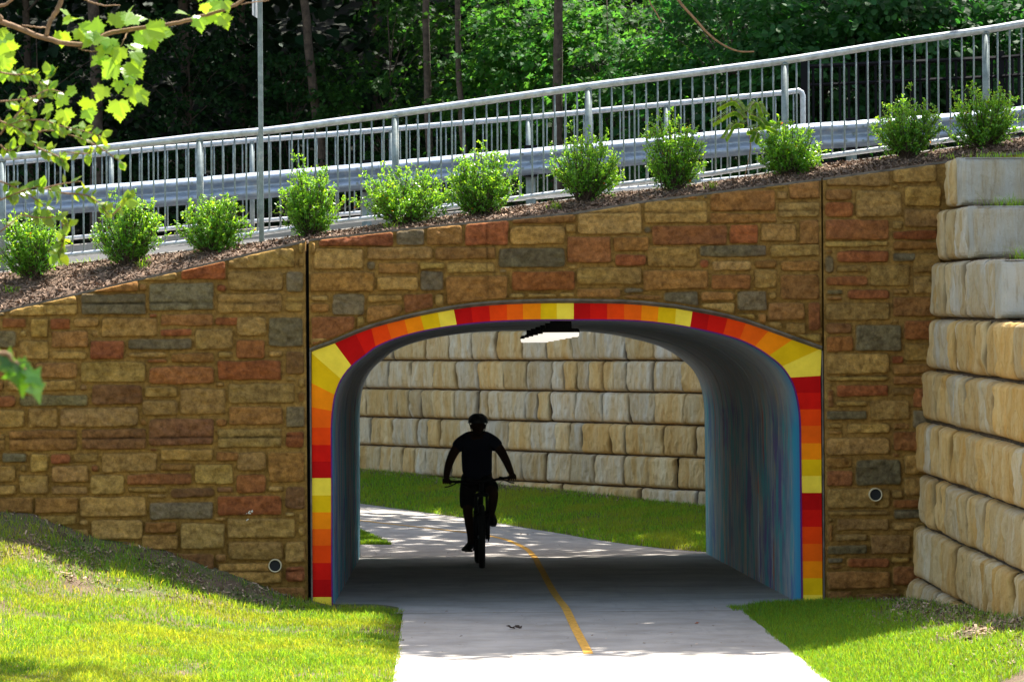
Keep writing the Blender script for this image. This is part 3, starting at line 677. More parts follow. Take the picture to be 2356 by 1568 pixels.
def course(m, org, dirv, L, nrm, zb, zt, faces, rng, dz=0.0, endcap=False, tone=1.0, batt=0.0, warm=np.ones(3)):
    """a row of split faced blocks: org (x, y) start, dirv unit direction, nrm outward unit normal"""
    org = np.array(org, float); dirv = np.array(dirv, float); nrm = np.array(nrm, float)
    H = zt - zb; tt_ = np.array([0, .012, .035, .07, .12, .18, .25, .32, .4, .48, .56, .64, .72, .79, .86, .92, .96, .985, 1])
    s0 = 0; sd = int(rng.integers(1e6))
    for k, w in enumerate(faces):
        s1 = min(s0 + w, L)
        if s1 - s0 < .03: break
        W_ = s1 - s0; ss = s0 + .006 + grid_axis(W_ - .012, .026, (.006, .018, .036))
        S, T_ = np.meshgrid(ss, tt_, indexing='ij')
        ds = np.minimum(S - ss[0], ss[-1] - S); dt = np.minimum(T_, 1 - T_) * H
        es = np.sqrt(1 - (1 - np.clip(ds / .05, 0, 1)) ** 2); et = np.sqrt(1 - (1 - np.clip(dt / .058, 0, 1)) ** 2)
        lowr = .02 * np.abs(fbm(S * 14, T_ * 0 + 2.2, sd + k, 3)) * np.exp(-T_ * H / .05)
        rel = -.085 + .085 * et * (.12 + .88 * es) + .045 * fbm(S * 7, T_ * 1.2, sd + k, 3) * et + .040 * fbm(S * 20, T_ * 3, sd + k + 40, 3) * et + rng.uniform(-.022, .022) - lowr
        rel += -.02 * (T_ - .5) * batt
        ht = fbm(S * 6, S * 0, sd + 77, 2) * .008
        Z = zb + .008 + (H - .020) * T_ + ht * (T_ > .9) + dz * S
        X = org[0] + dirv[0] * S + nrm[0] * rel; Y = org[1] + dirv[1] * S + nrm[1] * rel
        wv = rng.random(); c0 = np.array((.62, .585, .52)) * tone if wv < .5 else np.array((.66, .55, .36)) * tone
        c0 = c0 * (1 + (warm - 1) * rng.uniform(.4, 1.2)) * rng.uniform(.85, 1.12)
        st_ = np.clip(.5 + 1.6 * fbm(S * 8, T_ * .5, sd + 5, 3), 0, 1)[..., None]
        Cc = c0 * st_ + c0 * np.array([.93, .82, .62]) * (1 - st_)
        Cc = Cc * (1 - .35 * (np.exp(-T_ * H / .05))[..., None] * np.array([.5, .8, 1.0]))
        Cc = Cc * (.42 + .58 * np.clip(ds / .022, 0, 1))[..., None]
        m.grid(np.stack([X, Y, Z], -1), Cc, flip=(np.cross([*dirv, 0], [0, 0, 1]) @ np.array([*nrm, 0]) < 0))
        s0 = s1
    # body behind the faces, top and underside
    e = org + dirv * L
    bk = -nrm * 1.0; f_ = -nrm * .078
    for zz, fl in ((zt - .022, 0), (zb + .014, 1)):
        V = [(*(org + f_), zz), (*(e + f_), zz + dz * L), (*(e + bk), zz + dz * L), (*(org + bk), zz)]
        m.add(V, [(0, 1, 2, 3)], (.40, .35, .26))
    V = [(*(org - nrm * .12), zb - .03), (*(e - nrm * .12), zb - .03 + dz * L), (*(e - nrm * .12), zt + dz * L), (*(org - nrm * .12), zt)]
    m.add(V, [(0, 1, 2, 3)], (.10, .07, .04), 1)
    if endcap:
        # smooth sawn end of the row, turned to the viewer
        a_ = e - nrm * .0; w_ = np.linspace(0, 1.15, 30); tz = tt_
        Wg, Tg = np.meshgrid(w_, tz, indexing='ij')
        ed = np.minimum(np.clip(Wg / .10, 0, 1), 1); ed = np.sqrt(1 - (1 - ed) ** 2); et = np.sqrt(1 - (1 - np.clip(np.minimum(Tg, 1 - Tg) * H / .06, 0, 1)) ** 2)
        out = .10 * ed * et + .014 * fbm(Wg * 4, Tg * 3, sd + 3, 4) - .085
        P0 = e[None, None] - nrm * (Wg[..., None] + .01) + dirv * (out[..., None] + .06)
        Z = zb + .012 + (H - .03) * Tg + dz * L
        Cc = np.array((.52, .50, .45)) * (1 + .2 * fbm(Wg * 5, Tg * 3, sd, 3)[..., None])
        m.grid(np.concatenate([P0, Z[..., None]], -1), Cc, flip=True)
        V = [(*(e - nrm * .08), zt - .024 + dz * L), (*(e - nrm * .08 + dirv * .05), zt - .03 + dz * L), (*(e - nrm * 1.15 + dirv * .05), zt - .03 + dz * L), (*(e - nrm * 1.15), zt - .024 + dz * L)]
        m.add(V, [(0, 3, 2, 1)], (.40, .35, .26))
rng = np.random.default_rng(5)
rw = empty('retaining_wall', (4.4, 30, 0), 'stepped wall of big tan blocks on the right, running toward the viewer', 'block wall', 'stacked concrete block walls')
vt = [365, 481, 602, 731, 850, 967, 1088, 1205, 1325, 1440]
ue = [2176, 2161, 2149, 2136, 2124, 2112, 2104, 2096, 2092]
yend = [32.25, 31.15, 29.35, 27.3, 25.2, 22.5, 19.5, 17, 14]
ROWS = []
for k in range(9):
    x = (ue[k] - 1010) / 8350 * 32.95 + .01; zt_ = P(2150, vt[k], 32.95)[2]; zb_ = P(2150, vt[k + 1], 32.95)[2]
    ROWS.append((x, zt_, yend[k]))
    mm = MB(); L = 32.97 - yend[k]
    faces = [.75 * q for q in rng.uniform(.86, 1.14, 60)]
    if k % 2: faces[0] = .42
    split = []
    for q in faces: split += [q] if rng.random() < .6 else [q * .5, q * .5]
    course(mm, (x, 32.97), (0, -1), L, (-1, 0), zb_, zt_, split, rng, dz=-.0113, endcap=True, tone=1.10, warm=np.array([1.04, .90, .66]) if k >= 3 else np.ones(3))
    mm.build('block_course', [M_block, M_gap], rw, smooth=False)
# hill behind the stepped rows
def slope_r(X, Y):
    zt_ = np.interp(Y, [14, 17, 19.5, 22.5, 25.2, 27.3, 29.35, 31.15, 32.25, 33.4], [r[1] for r in ROWS[::-1]] + [ROWS[0][1] + .0])
    return zt_ - .05 + np.clip(X - 5.6, 0, 30) * .18 + .05 * fbm(X, Y, 51)
ys_ = np.unique(np.concatenate([np.linspace(5, 33.25, 120)] + [[y - .02, y + .02] for y in yend]))
G = []
for x in np.concatenate([[4.72, 4.8], np.linspace(4.95, 8, 14), np.linspace(9, 45, 14)]):
    r = []
    for y in ys_:
        # each row carries a level shelf as deep as the row below's top
        zz = ROWS[-1][1]
        for (rx, rz, ry) in ROWS:
            if y > ry + .10: zz = rz; break
        k = np.clip((x - 5.8) / 3, 0, 1)
        zz = zz * (1 - k) + float(np.interp(y, [14, 32.25], [ROWS[-1][1], ROWS[0][1]])) * k - .045
        r.append((x, y, zz - .0113 * (33 - y) + np.clip(x - 6, 0, 30) * .16))
    G.append(r)
m = MB(); m.grid(np.array(G), flip=True)
tag(m.build('hillside', M_soil, usecol=False), 'earth slope held up by the block wall on the right', 'hillside', kind='structure')

fw = empty('retaining_wall', (1, 55, 0), 'tall pale block wall seen through the tunnel, behind the grassy bank', 'block wall', 'stacked concrete block walls')
d = np.array([1, -1.60]); d /= np.linalg.norm(d); nf = np.array([-1.60, -1]); nf /= np.linalg.norm(nf)
start = np.array([-9.0, y_wall(-9.0)])
z768 = P(827, 829, 59.3)[2]; pit = .466
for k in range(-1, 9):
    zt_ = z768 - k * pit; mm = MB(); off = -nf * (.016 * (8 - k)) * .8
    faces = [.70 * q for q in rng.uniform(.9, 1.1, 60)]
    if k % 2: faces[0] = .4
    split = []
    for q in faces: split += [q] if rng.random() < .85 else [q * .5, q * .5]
    course(mm, start + nf * .0 + off, d, 27.0, nf, zt_ - pit, zt_, split, rng, tone=1.30, warm=np.array([1.02, .94, .80]))  # tone lifts the block colour to brighten the dimly lit far wall
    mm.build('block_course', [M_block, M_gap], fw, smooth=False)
# ------------------------------------------------------------ galvanised metalwork
def galv(name, c=(.50, .53, .55), rough=.42, metal=.55, stretch=(1, 1, 1)):
    m, nt, b = nodes(name)
    a = mixrgb(nt, tuple(x * .72 for x in c), tuple(min(1, x * 1.25) for x in c), noise(nt, 14, 5, .7, stretch, ramp=(.35, .68)))
    a = mixrgb(nt, a, (.62, .58, .50), noise(nt, 5, 6, .7, ramp=(.58, .8)))
    nt.links.new(a, b.inputs['Base Color']); b.inputs['Metallic'].default_value = metal
    r = nt.nodes.new('ShaderNodeMapRange'); r.inputs[3].default_value = rough - .1; r.inputs[4].default_value = rough + .2
    nt.links.new(noise(nt, 20), r.inputs[0]); nt.links.new(r.outputs[0], b.inputs['Roughness'])
    bump(nt, b, noise(nt, 60, 4), .15, .003)
    return m
M_galv = galv('galvanised_steel', (.46, .50, .55), .42, .4); M_galv2 = galv('galvanised_beam', (.33, .39, .48), .42, .5, (.4, 1, 1))
M_galvd = galv('galvanised_post', (.22, .265, .27), .5, .3)
M_black = simple('black_metal', (.010, .010, .012), .8, spec=.1)

def fence(name, Y, posts, nb, topf, lowf, r_top, r_low, r_post, r_bal, x_end, label, grp, kerb=.06):
    xs_p = [P(u, 400, Y)[0] for u in posts]
    x0 = xs_p[0]; x1 = x_end if x_end is not None else xs_p[-1]
    root = empty(name, ((x0 + x1) / 2, Y, float(lowf((x0 + x1) / 2))), label, 'railing', grp)
    X = np.linspace(x0, x1, 90)
    m = MB(); pts = [(x, Y, float(topf(x))) for x in X]
    if x_end is not None:      # bent end turning down
        xe = x1; zt = float(topf(xe)); pts = pts[:-1] + [(xe - .02, Y, zt), (xe + .015, Y, zt - .02), (xe + .03, Y, zt - .06), (xe + .03, Y, float(lowf(xe)) - .2)]
    m.tube(pts, r_top, 14); m.build('top_rail', M_galv, root, smooth=True, usecol=False)
    m = MB(); m.tube([(x, Y, float(lowf(x))) for x in X], r_low, 12); m.build('bottom_rail', M_galv, root, smooth=True, usecol=False)
    for x in xs_p:
        if x_end is not None and x > x_end - .05: continue
        m = MB(); m.tube([(x, Y, float(lowf(x)) - .25), (x, Y, float(topf(x)) - r_top * .3)], r_post, 14)
        m.tube([(x, Y, float(topf(x)) - r_top - .004), (x, Y, float(topf(x)) - r_top + .012)], r_post * 1.14, 14)
        m.build('post', M_galvd, root, smooth=True, usecol=False)
    bm_ = MB(); bm_.tube([(0, 0, 0), (0, 0, .25), (0, 0, .5), (0, 0, .75), (0, 0, 1)], r_bal, 7)
    me = None; cnt = 0; rest = MB()
    B_ = []
    for a, b_ in zip(xs_p[:-1], xs_p[1:]):
        for k in range(1, nb): B_.append(a + (b_ - a) * (k / nb) + random.uniform(-.0035, .0035))
    mid = .55; B_.sort(key=lambda q: abs(q - mid))
    for i, x in enumerate(B_):
        z0, z1 = float(lowf(x)), float(topf(x))
        if i < 96:
            if me is None:
                o = bm_.build('baluster', M_galvd, root, smooth=True, usecol=False); me = o.data
            else: o = link('baluster', me, root)
            o.matrix_parent_inverse = root.matrix_basis.inverted()
            o.location = (x, Y, z0); o.scale = (1, 1, z1 - z0)
            o.rotation_euler = (0, random.uniform(-.002, .002), 0)
        else: rest.tube([(x, Y, z0), (x, Y, z1)], r_bal, 6)
    if rest.n:
        o = rest.build('balusters', M_galvd, root, smooth=True, usecol=False); o['kind'] = 'stuff'
    return root
pn = [-1335, -890, -442, 5, 460, 910, 1355, 1807, 2270, 2740, 3210]
fence('railing', YFE, pn, 17, rail_top, rail_low, .036, .024, .034, .0086, None, 'near galvanised railing of thin upright bars, behind the row of shrubs', 'galvanised railings along the road')
pf = [-1040, -716, -392, -68, 256, 580, 901, 1216, 1534, 1848]
fence('railing', YFF, pf, 15, far_top, far_low, .033, .024, .030, .0085, P(1842, 300, YFF)[0], 'farther galvanised railing behind the crash barrier, ending in a bent corner', 'galvanised railings along the road')
# kerb below the far railing
m = MB(); G = []
for x in np.linspace(-12, 12, 120):
    k = float(far_low(x)) - .09; G.append([(x, YFF - .3, k - .35), (x, YFF - .3, k - .01), (x, YFF - .29, k), (x, YFF + .25, k), (x, YFF + .25, k - .4)])
m.grid(np.array(G), flip=True)
tag(m.build('kerb', M_path, usecol=False), 'raised concrete kerb under the farther railing', 'kerb', kind='structure')

# crash barrier
_r = [(-1400, 560), (-700, 500), (0, 442), (400, 412), (786, 380), (1119, 350), (1486, 317), (1591, 306), (1872, 283), (1972, 277), (2205, 259), (2356, 243), (3300, 160)]
_rp = np.array([P(u, v, YRAIL) for u, v in _r]); beam_z = lambda X: np.interp(X, _rp[:, 0], _rp[:, 2])
gr = empty('guardrail', (1, YRAIL, 3.4), 'long corrugated steel crash barrier between the two railings', 'guardrail')
PR = [(0, .004), (-.006, -.012), (-.022, -.045), (-.045, -.076), (-.062, -.083), (-.082, -.083), (-.100, -.072), (-.122, -.040), (-.140, -.014), (-.156, -.008), (-.172, -.014), (-.190, -.040), (-.212, -.072), (-.230, -.083), (-.250, -.083), (-.267, -.076), (-.290, -.045), (-.306, -.012), (-.312, .004)]
m = MB(); X = np.linspace(-9, 9, 200)
m.grid(np.array([[(x, YRAIL + y, float(beam_z(x)) + z) for z, y in PR] + [(x, YRAIL + y + .004, float(beam_z(x)) + z) for z, y in PR[::-1]] for x in X]), flip=True)
beam = m.build('beam', M_galv2, gr, smooth=True, usecol=False)
for u in (-1440, -1060, -680, -300, 82, 462, 842, 1222, 1605, 1965, 2340, 2720):
    x = P(u, 400, YRAIL)[0]; zt = float(beam_z(x)); zb = float(road_z(x, YRAIL)) - .1
    m = MB()
    m.box(x - .055, x + .055, YRAIL + .19, YRAIL + .196, zb, zt + .03); m.box(x - .055, x + .055, YRAIL + .33, YRAIL + .336, zb, zt + .03); m.box(x - .003, x + .003, YRAIL + .196, YRAIL + .33, zb, zt + .03)
    m.build('post', M_galvd, gr, usecol=False)
    m = MB(); m.box(x - .075, x + .075, YRAIL + .006, YRAIL + .188, zt - .33, zt + .035); m.build('spacer_block', M_black, gr, usecol=False)
    m = MB()
    for dx in (-.1, .1):
        for dz in (-.075, -.24):
            m.tube([(x + dx, YRAIL - .075, zt + dz), (x + dx, YRAIL - .093, zt + dz)], .016, 8)
    m.tube([(x, YRAIL - .005, zt - .156), (x, YRAIL - .025, zt - .156)], .018, 8)
    m.box(x + .145, x + .149, YRAIL - .0865, YRAIL - .083, zt - .30, zt - .02)
    m.build('bolts', M_galvd, beam, usecol=False)

# sign post
c = P(602, 556, 34.15); zb = float(mulch_z(c[0], 34.15)) - .1
sp_ = empty('sign_post', (c[0], 34.15, zb), 'tall thin steel signpost standing in the mulch between two shrubs', 'sign post')
m = MB(); w = .0225; m.box(c[0] - w, c[0] + w, 34.15 - w, 34.15 + w, zb, 6.3)
m.build('pole', [M_galvd, M_dark], sp_, usecol=False)
z0 = P(592, 38, 34.1)[2]; m = MB()
a = np.array([c[0] - .062, 34.05]); dv = np.array([.045, .52])
V = []
for s, t in ((0, -.0015), (1, -.0015), (1, .0015), (0, .0015)):
    for z in (z0, z0 + .62): V.append((a[0] + dv[0] * s + t, a[1] + dv[1] * (s - .2), z))
m.add(V, [(0, 2, 3, 1), (2, 4, 5, 3), (4, 6, 7, 5), (6, 0, 1, 7), (0, 6, 4, 2), (1, 3, 5, 7)]); m.build('sign_panel', M_galv, sp_, usecol=False)

# black fence farther right
YB2 = 50.5
bf = empty('black_fence', (5.3, YB2, 4.6), 'black metal fence in front of the bushes at the upper right', 'fence')
bz = lambda x: np.interp(x, [P(1845, 154, YB2)[0], P(2300, 133, YB2)[0]], [P(1845, 154, YB2)[2], P(2300, 133, YB2)[2]])
bx0, bx1 = P(1850, 150, YB2)[0], P(2302, 150, YB2)[0]
def bar_tube(m, a, b_, h):
    m.tube([a, b_], h, 4)
m = MB()
for off, h in ((0, .03), (-.26, .024), (-1.35, .024)):
    m.tube([(bx0, YB2, float(bz(bx0)) + off), (bx1, YB2, float(bz(bx1)) + off)], h, 4)
m.build('rail', M_black, bf, usecol=False)
for x in (bx0, bx1):
    m = MB(); m.box(x - .045, x + .045, YB2 - .045, YB2 + .045, float(bz(x)) - 1.9, float(bz(x)) + .09); m.build('post', M_black, bf, usecol=False)
for x in np.linspace(bx0, bx1, 23)[1:-1]:
    m = MB(); m.tube([(x, YB2, float(bz(x)) - 1.35), (x, YB2, float(bz(x)))], .019, 4); m.build('bar', M_black, bf, usecol=False)
m = MB(); e = np.array([bx1 + 2.2, YB2 - 7, float(bz(bx1)) - .25]); s = np.array([bx1, YB2, float(bz(bx1))])
for off in (0, -.26, -1.35): m.tube([s + (0, 0, off), e + (0, 0, off)], .026, 4)
m.build('side_rail', M_black, bf, usecol=False)
for t in np.linspace(0, 1, 40)[1:]:
    q = s + (e - s) * t; m = MB(); m.tube([q - (0, 0, 1.35), q], .019, 4); m.build('bar', M_black, bf, usecol=False)

# tunnel lights
M_lens = simple('lit_lens', (.9, .88, .8), .4, emit=(1, .93, .82), es=.34)
lights = []
def make_light():
    r = empty('ceiling_light', (0, 0, 0), 'x', 'light', 'lights along the tunnel ceiling')
    m = MB(); m.box(-.10, .10, -.09, .09, -.06, .02); m.build('mount', M_black, r, usecol=False)
    m = MB(); G = []
    for z, w in ((-.058, .14), (-.062, .165), (-.085, .178), (-.098, .178)):
        G.append([(-w, -.075, z), (w, -.075, z), (w, .075, z), (-w, .075, z), (-w, -.075, z)])
    m.grid(np.array(G)); m.add(G[0][:4], [(0, 1, 2, 3)]); m.build('housing', M_black, r, usecol=False)
    m = MB(); G = []
    for z, w in ((-.098, .172), (-.130, .170), (-.143, .158)): G.append([(-w, -.06, z), (w, -.06, z), (w, .06, z), (-w, .06, z), (-w, -.06, z)])
    m.grid(np.array(G)); m.add(G[-1][:4], [(3, 2, 1, 0)]); m.build('lens', M_lens, r, usecol=False)
    return r
names = ['nearest', 'second nearest', 'third nearest', 'third farthest', 'second farthest', 'farthest']
for i, y in enumerate([34.8, 36.5, 38.3, 40.2, 42.2, 44.3]):
    if i == 0: r = L0 = make_light()
    else:
        r = L0.copy(); COL.objects.link(r)
        for ch in L0.children:
            c_ = ch.copy(); COL.objects.link(c_); c_.parent = r
    t = (y - 33.05) / (TY1 - 33.05)
    r.location = (1.17, y, 2.626 + (2.558 - 2.626) * t)
    r['label'] = f'lit box lamp under the tunnel ceiling, {names[i]} of the six'
# ------------------------------------------------------------ cyclist
M_skin = simple('skin', (.05, .026, .018), .7, spec=.2); M_shirt = simple('navy_cloth', (.012, .014, .03), .9, nz=60, amt=.3)
M_shorts = simple('black_cloth', (.010, .010, .011), .9); M_helm = simple('dark_helmet', (.022, .024, .028), .4, spec=.4)
M_tyre = simple('tyre_rubber', (.012, .012, .012), .85); M_frame = simple('dark_frame', (.012, .012, .014), .5, spec=.25); M_shoe = simple('black_shoe', (.012, .012, .012), .6)
M_glove = simple('dark_glove', (.03, .022, .012), .8); M_steel = simple('steel', (.3, .3, .3), .3, 1)
YF = 41.5; c0 = P(1109, 1306, YF); GX, GZ = c0[0], float(floor_z(42)) + .013
def W(x, y, z): return (GX + x, YF + y, GZ + z)          # rider space: x right, y away from viewer, z up from the floor
bk = empty('bicycle', W(0, .6, 0), 'black mountain bicycle ridden toward the viewer out of the tunnel', 'bicycle')
def arc_tube(m, cx, cy, cz, R, r, ns=48, nt_=10, mi=0, tread=0):
    a = np.linspace(0, 2 * np.pi, ns + 1); b_ = np.linspace(0, 2 * np.pi, nt_ + 1)
    G = np.array([[(cx + r * math.cos(t), cy + (R + r * math.sin(t) + (tread if (i % 2 and math.sin(t) > .2) else 0)) * math.cos(p), cz + (R + r * math.sin(t) + (tread if (i % 2 and math.sin(t) > .2) else 0)) * math.sin(p)) for t in b_] for i, p in enumerate(a)])
    m.grid(G, mi=mi)
WR = .365
def wheel(x, y):
    m = MB(); arc_tube(m, *W(x, y, WR), WR - .034, .036, 96, 10, tread=.005); w_ = m.build('wheel', M_tyre, bk, smooth=True, usecol=False)
    m = MB(); arc_tube(m, *W(x, y, WR), WR - .062, .013, 48, 6); m.build('rim', M_frame, w_, smooth=True, usecol=False)
    m = MB()
    for k in range(28):
        a = 2 * np.pi * k / 28; s = .03 if k % 2 else -.03
        m.tube([W(x + s, y + .02 * math.cos(a), WR + .02 * math.sin(a)), W(x, y + (WR - .065) * math.cos(a), WR + (WR - .065) * math.sin(a))], .0015, 4)
    m.tube([W(x - .05, y, WR), W(x + .05, y, WR)], .018, 10); m.build('spokes', M_steel, w_, usecol=False)
    m = MB(); a = np.linspace(0, 2 * np.pi, 33); G = np.array([[W(x + .042, y + r * math.cos(t), WR + r * math.sin(t)) for t in a] for r in (.05, .09)]); m.grid(G); m.build('brake_disc', M_steel, w_, usecol=False)
wheel(0, 0); wheel(-.04, 1.13)
hd = lambda x, y, z: W(x, y, z)
m = MB()
for s in (-1, 1):
    m.tube([W(s * .068, .0, WR - .03), W(s * .068, .03, .50), W(s * .066, .06, .66)], [.027, .030, .031], 10)
    m.tube([W(s * .064, .06, .64), W(s * .060, .10, .84)], .017, 10)
m.tube([W(-.075, .095, .83), W(0, .085, .85), W(.075, .095, .83)], .024, 8); m.tube([W(-.07, .03, .60), W(0, .02, .645), W(.07, .03, .60)], .018, 8)
m.tube([W(.068, 0, WR - .035), W(.085, 0, WR - .035)], .022, 8)
m.build('fork', M_frame, bk, smooth=True, usecol=False)
m = MB()
m.tube([W(0, .10, .84), W(0, .13, .97)], .028, 10)
m.tube([W(0, .12, .93), W(-.015, .80, .78)], .021, 8); m.tube([W(0, .11, .86), W(-.015, .55, .42), W(-.015, .68, .34)], .026, 8)
m.tube([W(-.015, .68, .33), W(-.015, .84, .86)], .019, 8)
for s in (-1, 1):
    m.tube([W(-.015 + s * .03, .70, .34), W(-.03 + s * .065, 1.13, WR)], .012, 6); m.tube([W(-.015 + s * .02, .80, .74), W(-.03 + s * .065, 1.13, WR)], .010, 6)
m.tube([W(-.055, .68, .33), W(.03, .68, .33)], .025, 10)
m.build('frame', M_frame, bk, smooth=True, usecol=False)
m = MB(); G = []
for t in np.linspace(0, 1, 9):
    w = .018 + .055 * t ** 1.6; y = .70 + .27 * t; z = .955 + .012 * math.sin(t * 3)
    G.append([W(-.02 + w * math.cos(a), y, z + .022 * math.sin(a)) for a in np.linspace(0, 2 * np.pi, 13)])
m.grid(np.array(G)); m.tube([W(-.015, .83, .82), W(-.02, .85, .95)], .014, 8); m.build('saddle', M_shorts, bk, smooth=True, usecol=False)
HL, HR = (-.40, .27, .985), (.36, .20, 1.03)               # grips
m = MB(); m.tube([W(-.435, .275, .983), W(-.28, .25, .985), W(-.12, .17, .975), W(-.03, .12, .985), W(.03, .115, .985), W(.12, .15, 1.0), W(.26, .19, 1.025), W(.395, .20, 1.035)], .0145, 10)
m.tube([W(0, .13, .94), W(0, .115, .985)], .022, 8); bar = m.build('handlebar', M_frame, bk, smooth=True, usecol=False)
for s, (x, y, z) in ((-1, HL), (1, HR)):
    m = MB(); m.tube([W(x - s * .06, y, z), W(x + s * .045, y, z)], .0185, 10); m.build('grip', M_tyre, bar, smooth=True, usecol=False)
    m = MB(); m.tube([W(x - s * .12, y - .02, z - .005), W(x - s * .10, y - .05, z - .025), W(x - s * .02, y - .065, z - .055), W(x + s * .02, y - .07, z - .06)], .007, 6)
    m.tube([W(x - s * .15, y - .005, z), W(x - s * .10, y - .03, z - .01)], .016, 8); m.build('brake_lever', M_frame, bar, smooth=True, usecol=False)
m = MB(); m.tube([W(-.28, .23, .97), W(-.15, .02, .92), W(-.02, .03, .80)], .003, 5); m.tube([W(.25, .16, 1.0), W(.14, .0, .93), W(.05, .02, .78), W(.07, .02, .60)], .003, 5); m.build('cable', M_frame, bk, usecol=False)
# cranks: left foot (on the viewer's left) down, the other raised
PL, PR_ = (-.145, .66, .165), (.125, .60, .49)
m = MB(); m.tube([W(-.075, .68, .33), W(-.085, .66, .165)], [.018, .012], 8); m.build('crank', M_frame, bk, usecol=False)
m = MB(); m.tube([W(.055, .68, .33), W(.07, .60, .485)], [.018, .012], 8); m.build('crank', M_frame, bk, usecol=False)
m = MB(); a = np.linspace(0, 2 * np.pi, 33); m.grid(np.array([[W(-.062, .68 + r * math.cos(t), .33 + r * math.sin(t)) for t in a] for r in (.03, .075)])); m.build('chainring', M_frame, bk, usecol=False)
for (x, y, z) in (PL, PR_):
    m = MB(); xx = W(x, y, z); m.box(xx[0] - .045, xx[0] + .045, xx[1] - .05, xx[1] + .05, xx[2] - .012, xx[2] + .012); m.build('pedal', M_frame, bk, usecol=False)

def skin(name, verts, edges, radii, mat, parent=None, root=0, sub=2):
    me = bpy.data.meshes.new(name); me.from_pydata([W(*v) for v in verts], edges, []); me.update()
    o = link(name, me, parent)
    md = o.modifiers.new('Skin', 'SKIN'); md.use_smooth_shade = True
    sv = me.skin_vertices[0].data
    for i, r in enumerate(radii): sv[i].radius = (r, r) if np.isscalar(r) else r
    for i in range(len(verts)): sv[i].use_root = (i == root)
    s = o.modifiers.new('Subdivision', 'SUBSURF'); s.levels = sub; s.render_levels = sub
    me.materials.append(mat); return o
pers = None
V = [(-.04, .78, 1.00), (-.04, .74, 1.10), (-.045, .66, 1.22), (-.045, .58, 1.36), (-.04, .52, 1.475), (-.035, .46, 1.515), (-.03, .42, 1.56), (-.03, .41, 1.61), (-.03, .42, 1.665),      # 0-8 spine, neck, head
     (-.170, .54, 1.455), (-.240, .54, 1.415), (-.320, .50, 1.30), (-.372, .44, 1.175), (-.395, .34, 1.075), (-.40, .285, 1.02),                                                     # 9-14 arm
     (.090, .52, 1.46), (.163, .52, 1.42), (.240, .48, 1.32), (.298, .40, 1.205), (.335, .28, 1.11), (.355, .215, 1.065),                                                           # 15-20
     (-.135, .76, .95), (-.145, .58, .78), (-.155, .48, .63), (-.135, .56, .48), (-.120, .64, .34), (-.125, .70, .215),                                                             # 21-26 leg down
     (.055, .74, .95), (.105, .50, .90), (.145, .36, .84), (.130, .45, .70), (.115, .56, .60), (.105, .62, .53)]                                                                    # 27-32 raised leg
E = [(0, 1), (1, 2), (2, 3), (3, 4), (4, 5), (5, 6), (6, 7), (7, 8), (4, 9), (9, 10), (10, 11), (11, 12), (12, 13), (13, 14), (4, 15), (15, 16), (16, 17), (17, 18), (18, 19), (19, 20),
     (0, 21), (21, 22), (22, 23), (23, 24), (24, 25), (25, 26), (0, 27), (27, 28), (28, 29), (29, 30), (30, 31), (31, 32)]
Rd = [(.17, .13), (.165, .12), (.165, .115), (.175, .115), (.13, .10), .065, .062, (.080, .095), (.078, .092),
      .070, .068, .058, .050, .042, .032, .070, .068, .058, .050, .042, .032,
      .095, .082, .060, .056, .044, .036, .095, .082, .062, .056, .044, .036]
# hands: palm and five fingers each curled over the grip
def hand(bi, s, h):
    x, y, z = h
    k = len(V); V.append((x, y + .03, z + .026)); Rd.append((.034, .020)); E.append((bi, k))
    for f in range(4):
        fx = x + s * (.033 - .022 * f); L = (.9, 1.0, .95, .8)[3 - f]
        n = len(V); V.extend([(fx, y - .012 * L, z + .030), (fx, y - .036 * L, z + .012), (fx, y - .034 * L, z - .016), (fx, y - .014, z - .024)]); Rd.extend([.0105, .0095, .009, .0075])
        E.extend([(k, n), (n, n + 1), (n + 1, n + 2), (n + 2, n + 3)])
    n = len(V); V.extend([(x - s * .045, y + .022, z + .008), (x - s * .050, y + .002, z - .020), (x - s * .038, y - .014, z - .028)]); Rd.extend([.013, .011, .009]); E.extend([(k, n), (n, n + 1), (n + 1, n + 2)])
hand(14, -1, HL); hand(20, 1, HR)
body = skin('person', V, E, Rd, M_skin)
tag(body, 'cyclist in dark clothes and helmet, leaning over the handlebar in the tunnel', 'person')
# face details: nose and ears, glasses
def ell(m, c, r, n=16, k=10, zmin=-1, zmax=1):
    th = np.arccos(np.linspace(zmin, zmax, k)); ph = np.linspace(0, 2 * np.pi, n + 1)
    m.grid(np.array([[(c[0] + r[0] * math.sin(t) * math.cos(p), c[1] + r[1] * math.sin(t) * math.sin(p), c[2] + r[2] * math.cos(t)) for p in ph] for t in th]))
m = MB(); hc = W(-.03, .415, 1.625)
ell(m, hc, (.076, .098, .115)); ell(m, (hc[0], hc[1] - .10, hc[2] - .02), (.016, .02, .026)); ell(m, (hc[0], hc[1] - .09, hc[2] - .062), (.026, .012, .009))
for s in (-1, 1): ell(m, (hc[0] + s * .077, hc[1] + .01, hc[2] - .01), (.012, .02, .032)); ell(m, (hc[0] + s * .03, hc[1] - .088, hc[2] + .015), (.012, .01, .008))
m.build('face', M_skin, body, smooth=True, usecol=False)
m = MB(); c = (hc[0], hc[1] + .005, hc[2] + .035)
th = np.linspace(0, np.pi * .56, 16); ph = np.linspace(0, 2 * np.pi, 41)
rr_ = lambda t, p: (1 + (.035 if (int(p / (2 * np.pi) * 40) % 5 < 2 and .25 < t < 1.35) else 0))
m.grid(np.array([[(c[0] + .114 * rr_(t, p) * math.sin(t) * math.cos(p), c[1] + .142 * rr_(t, p) * math.sin(t) * math.sin(p), c[2] + .095 * rr_(t, p) * math.cos(t) + .01) for p in ph] for t in th]))
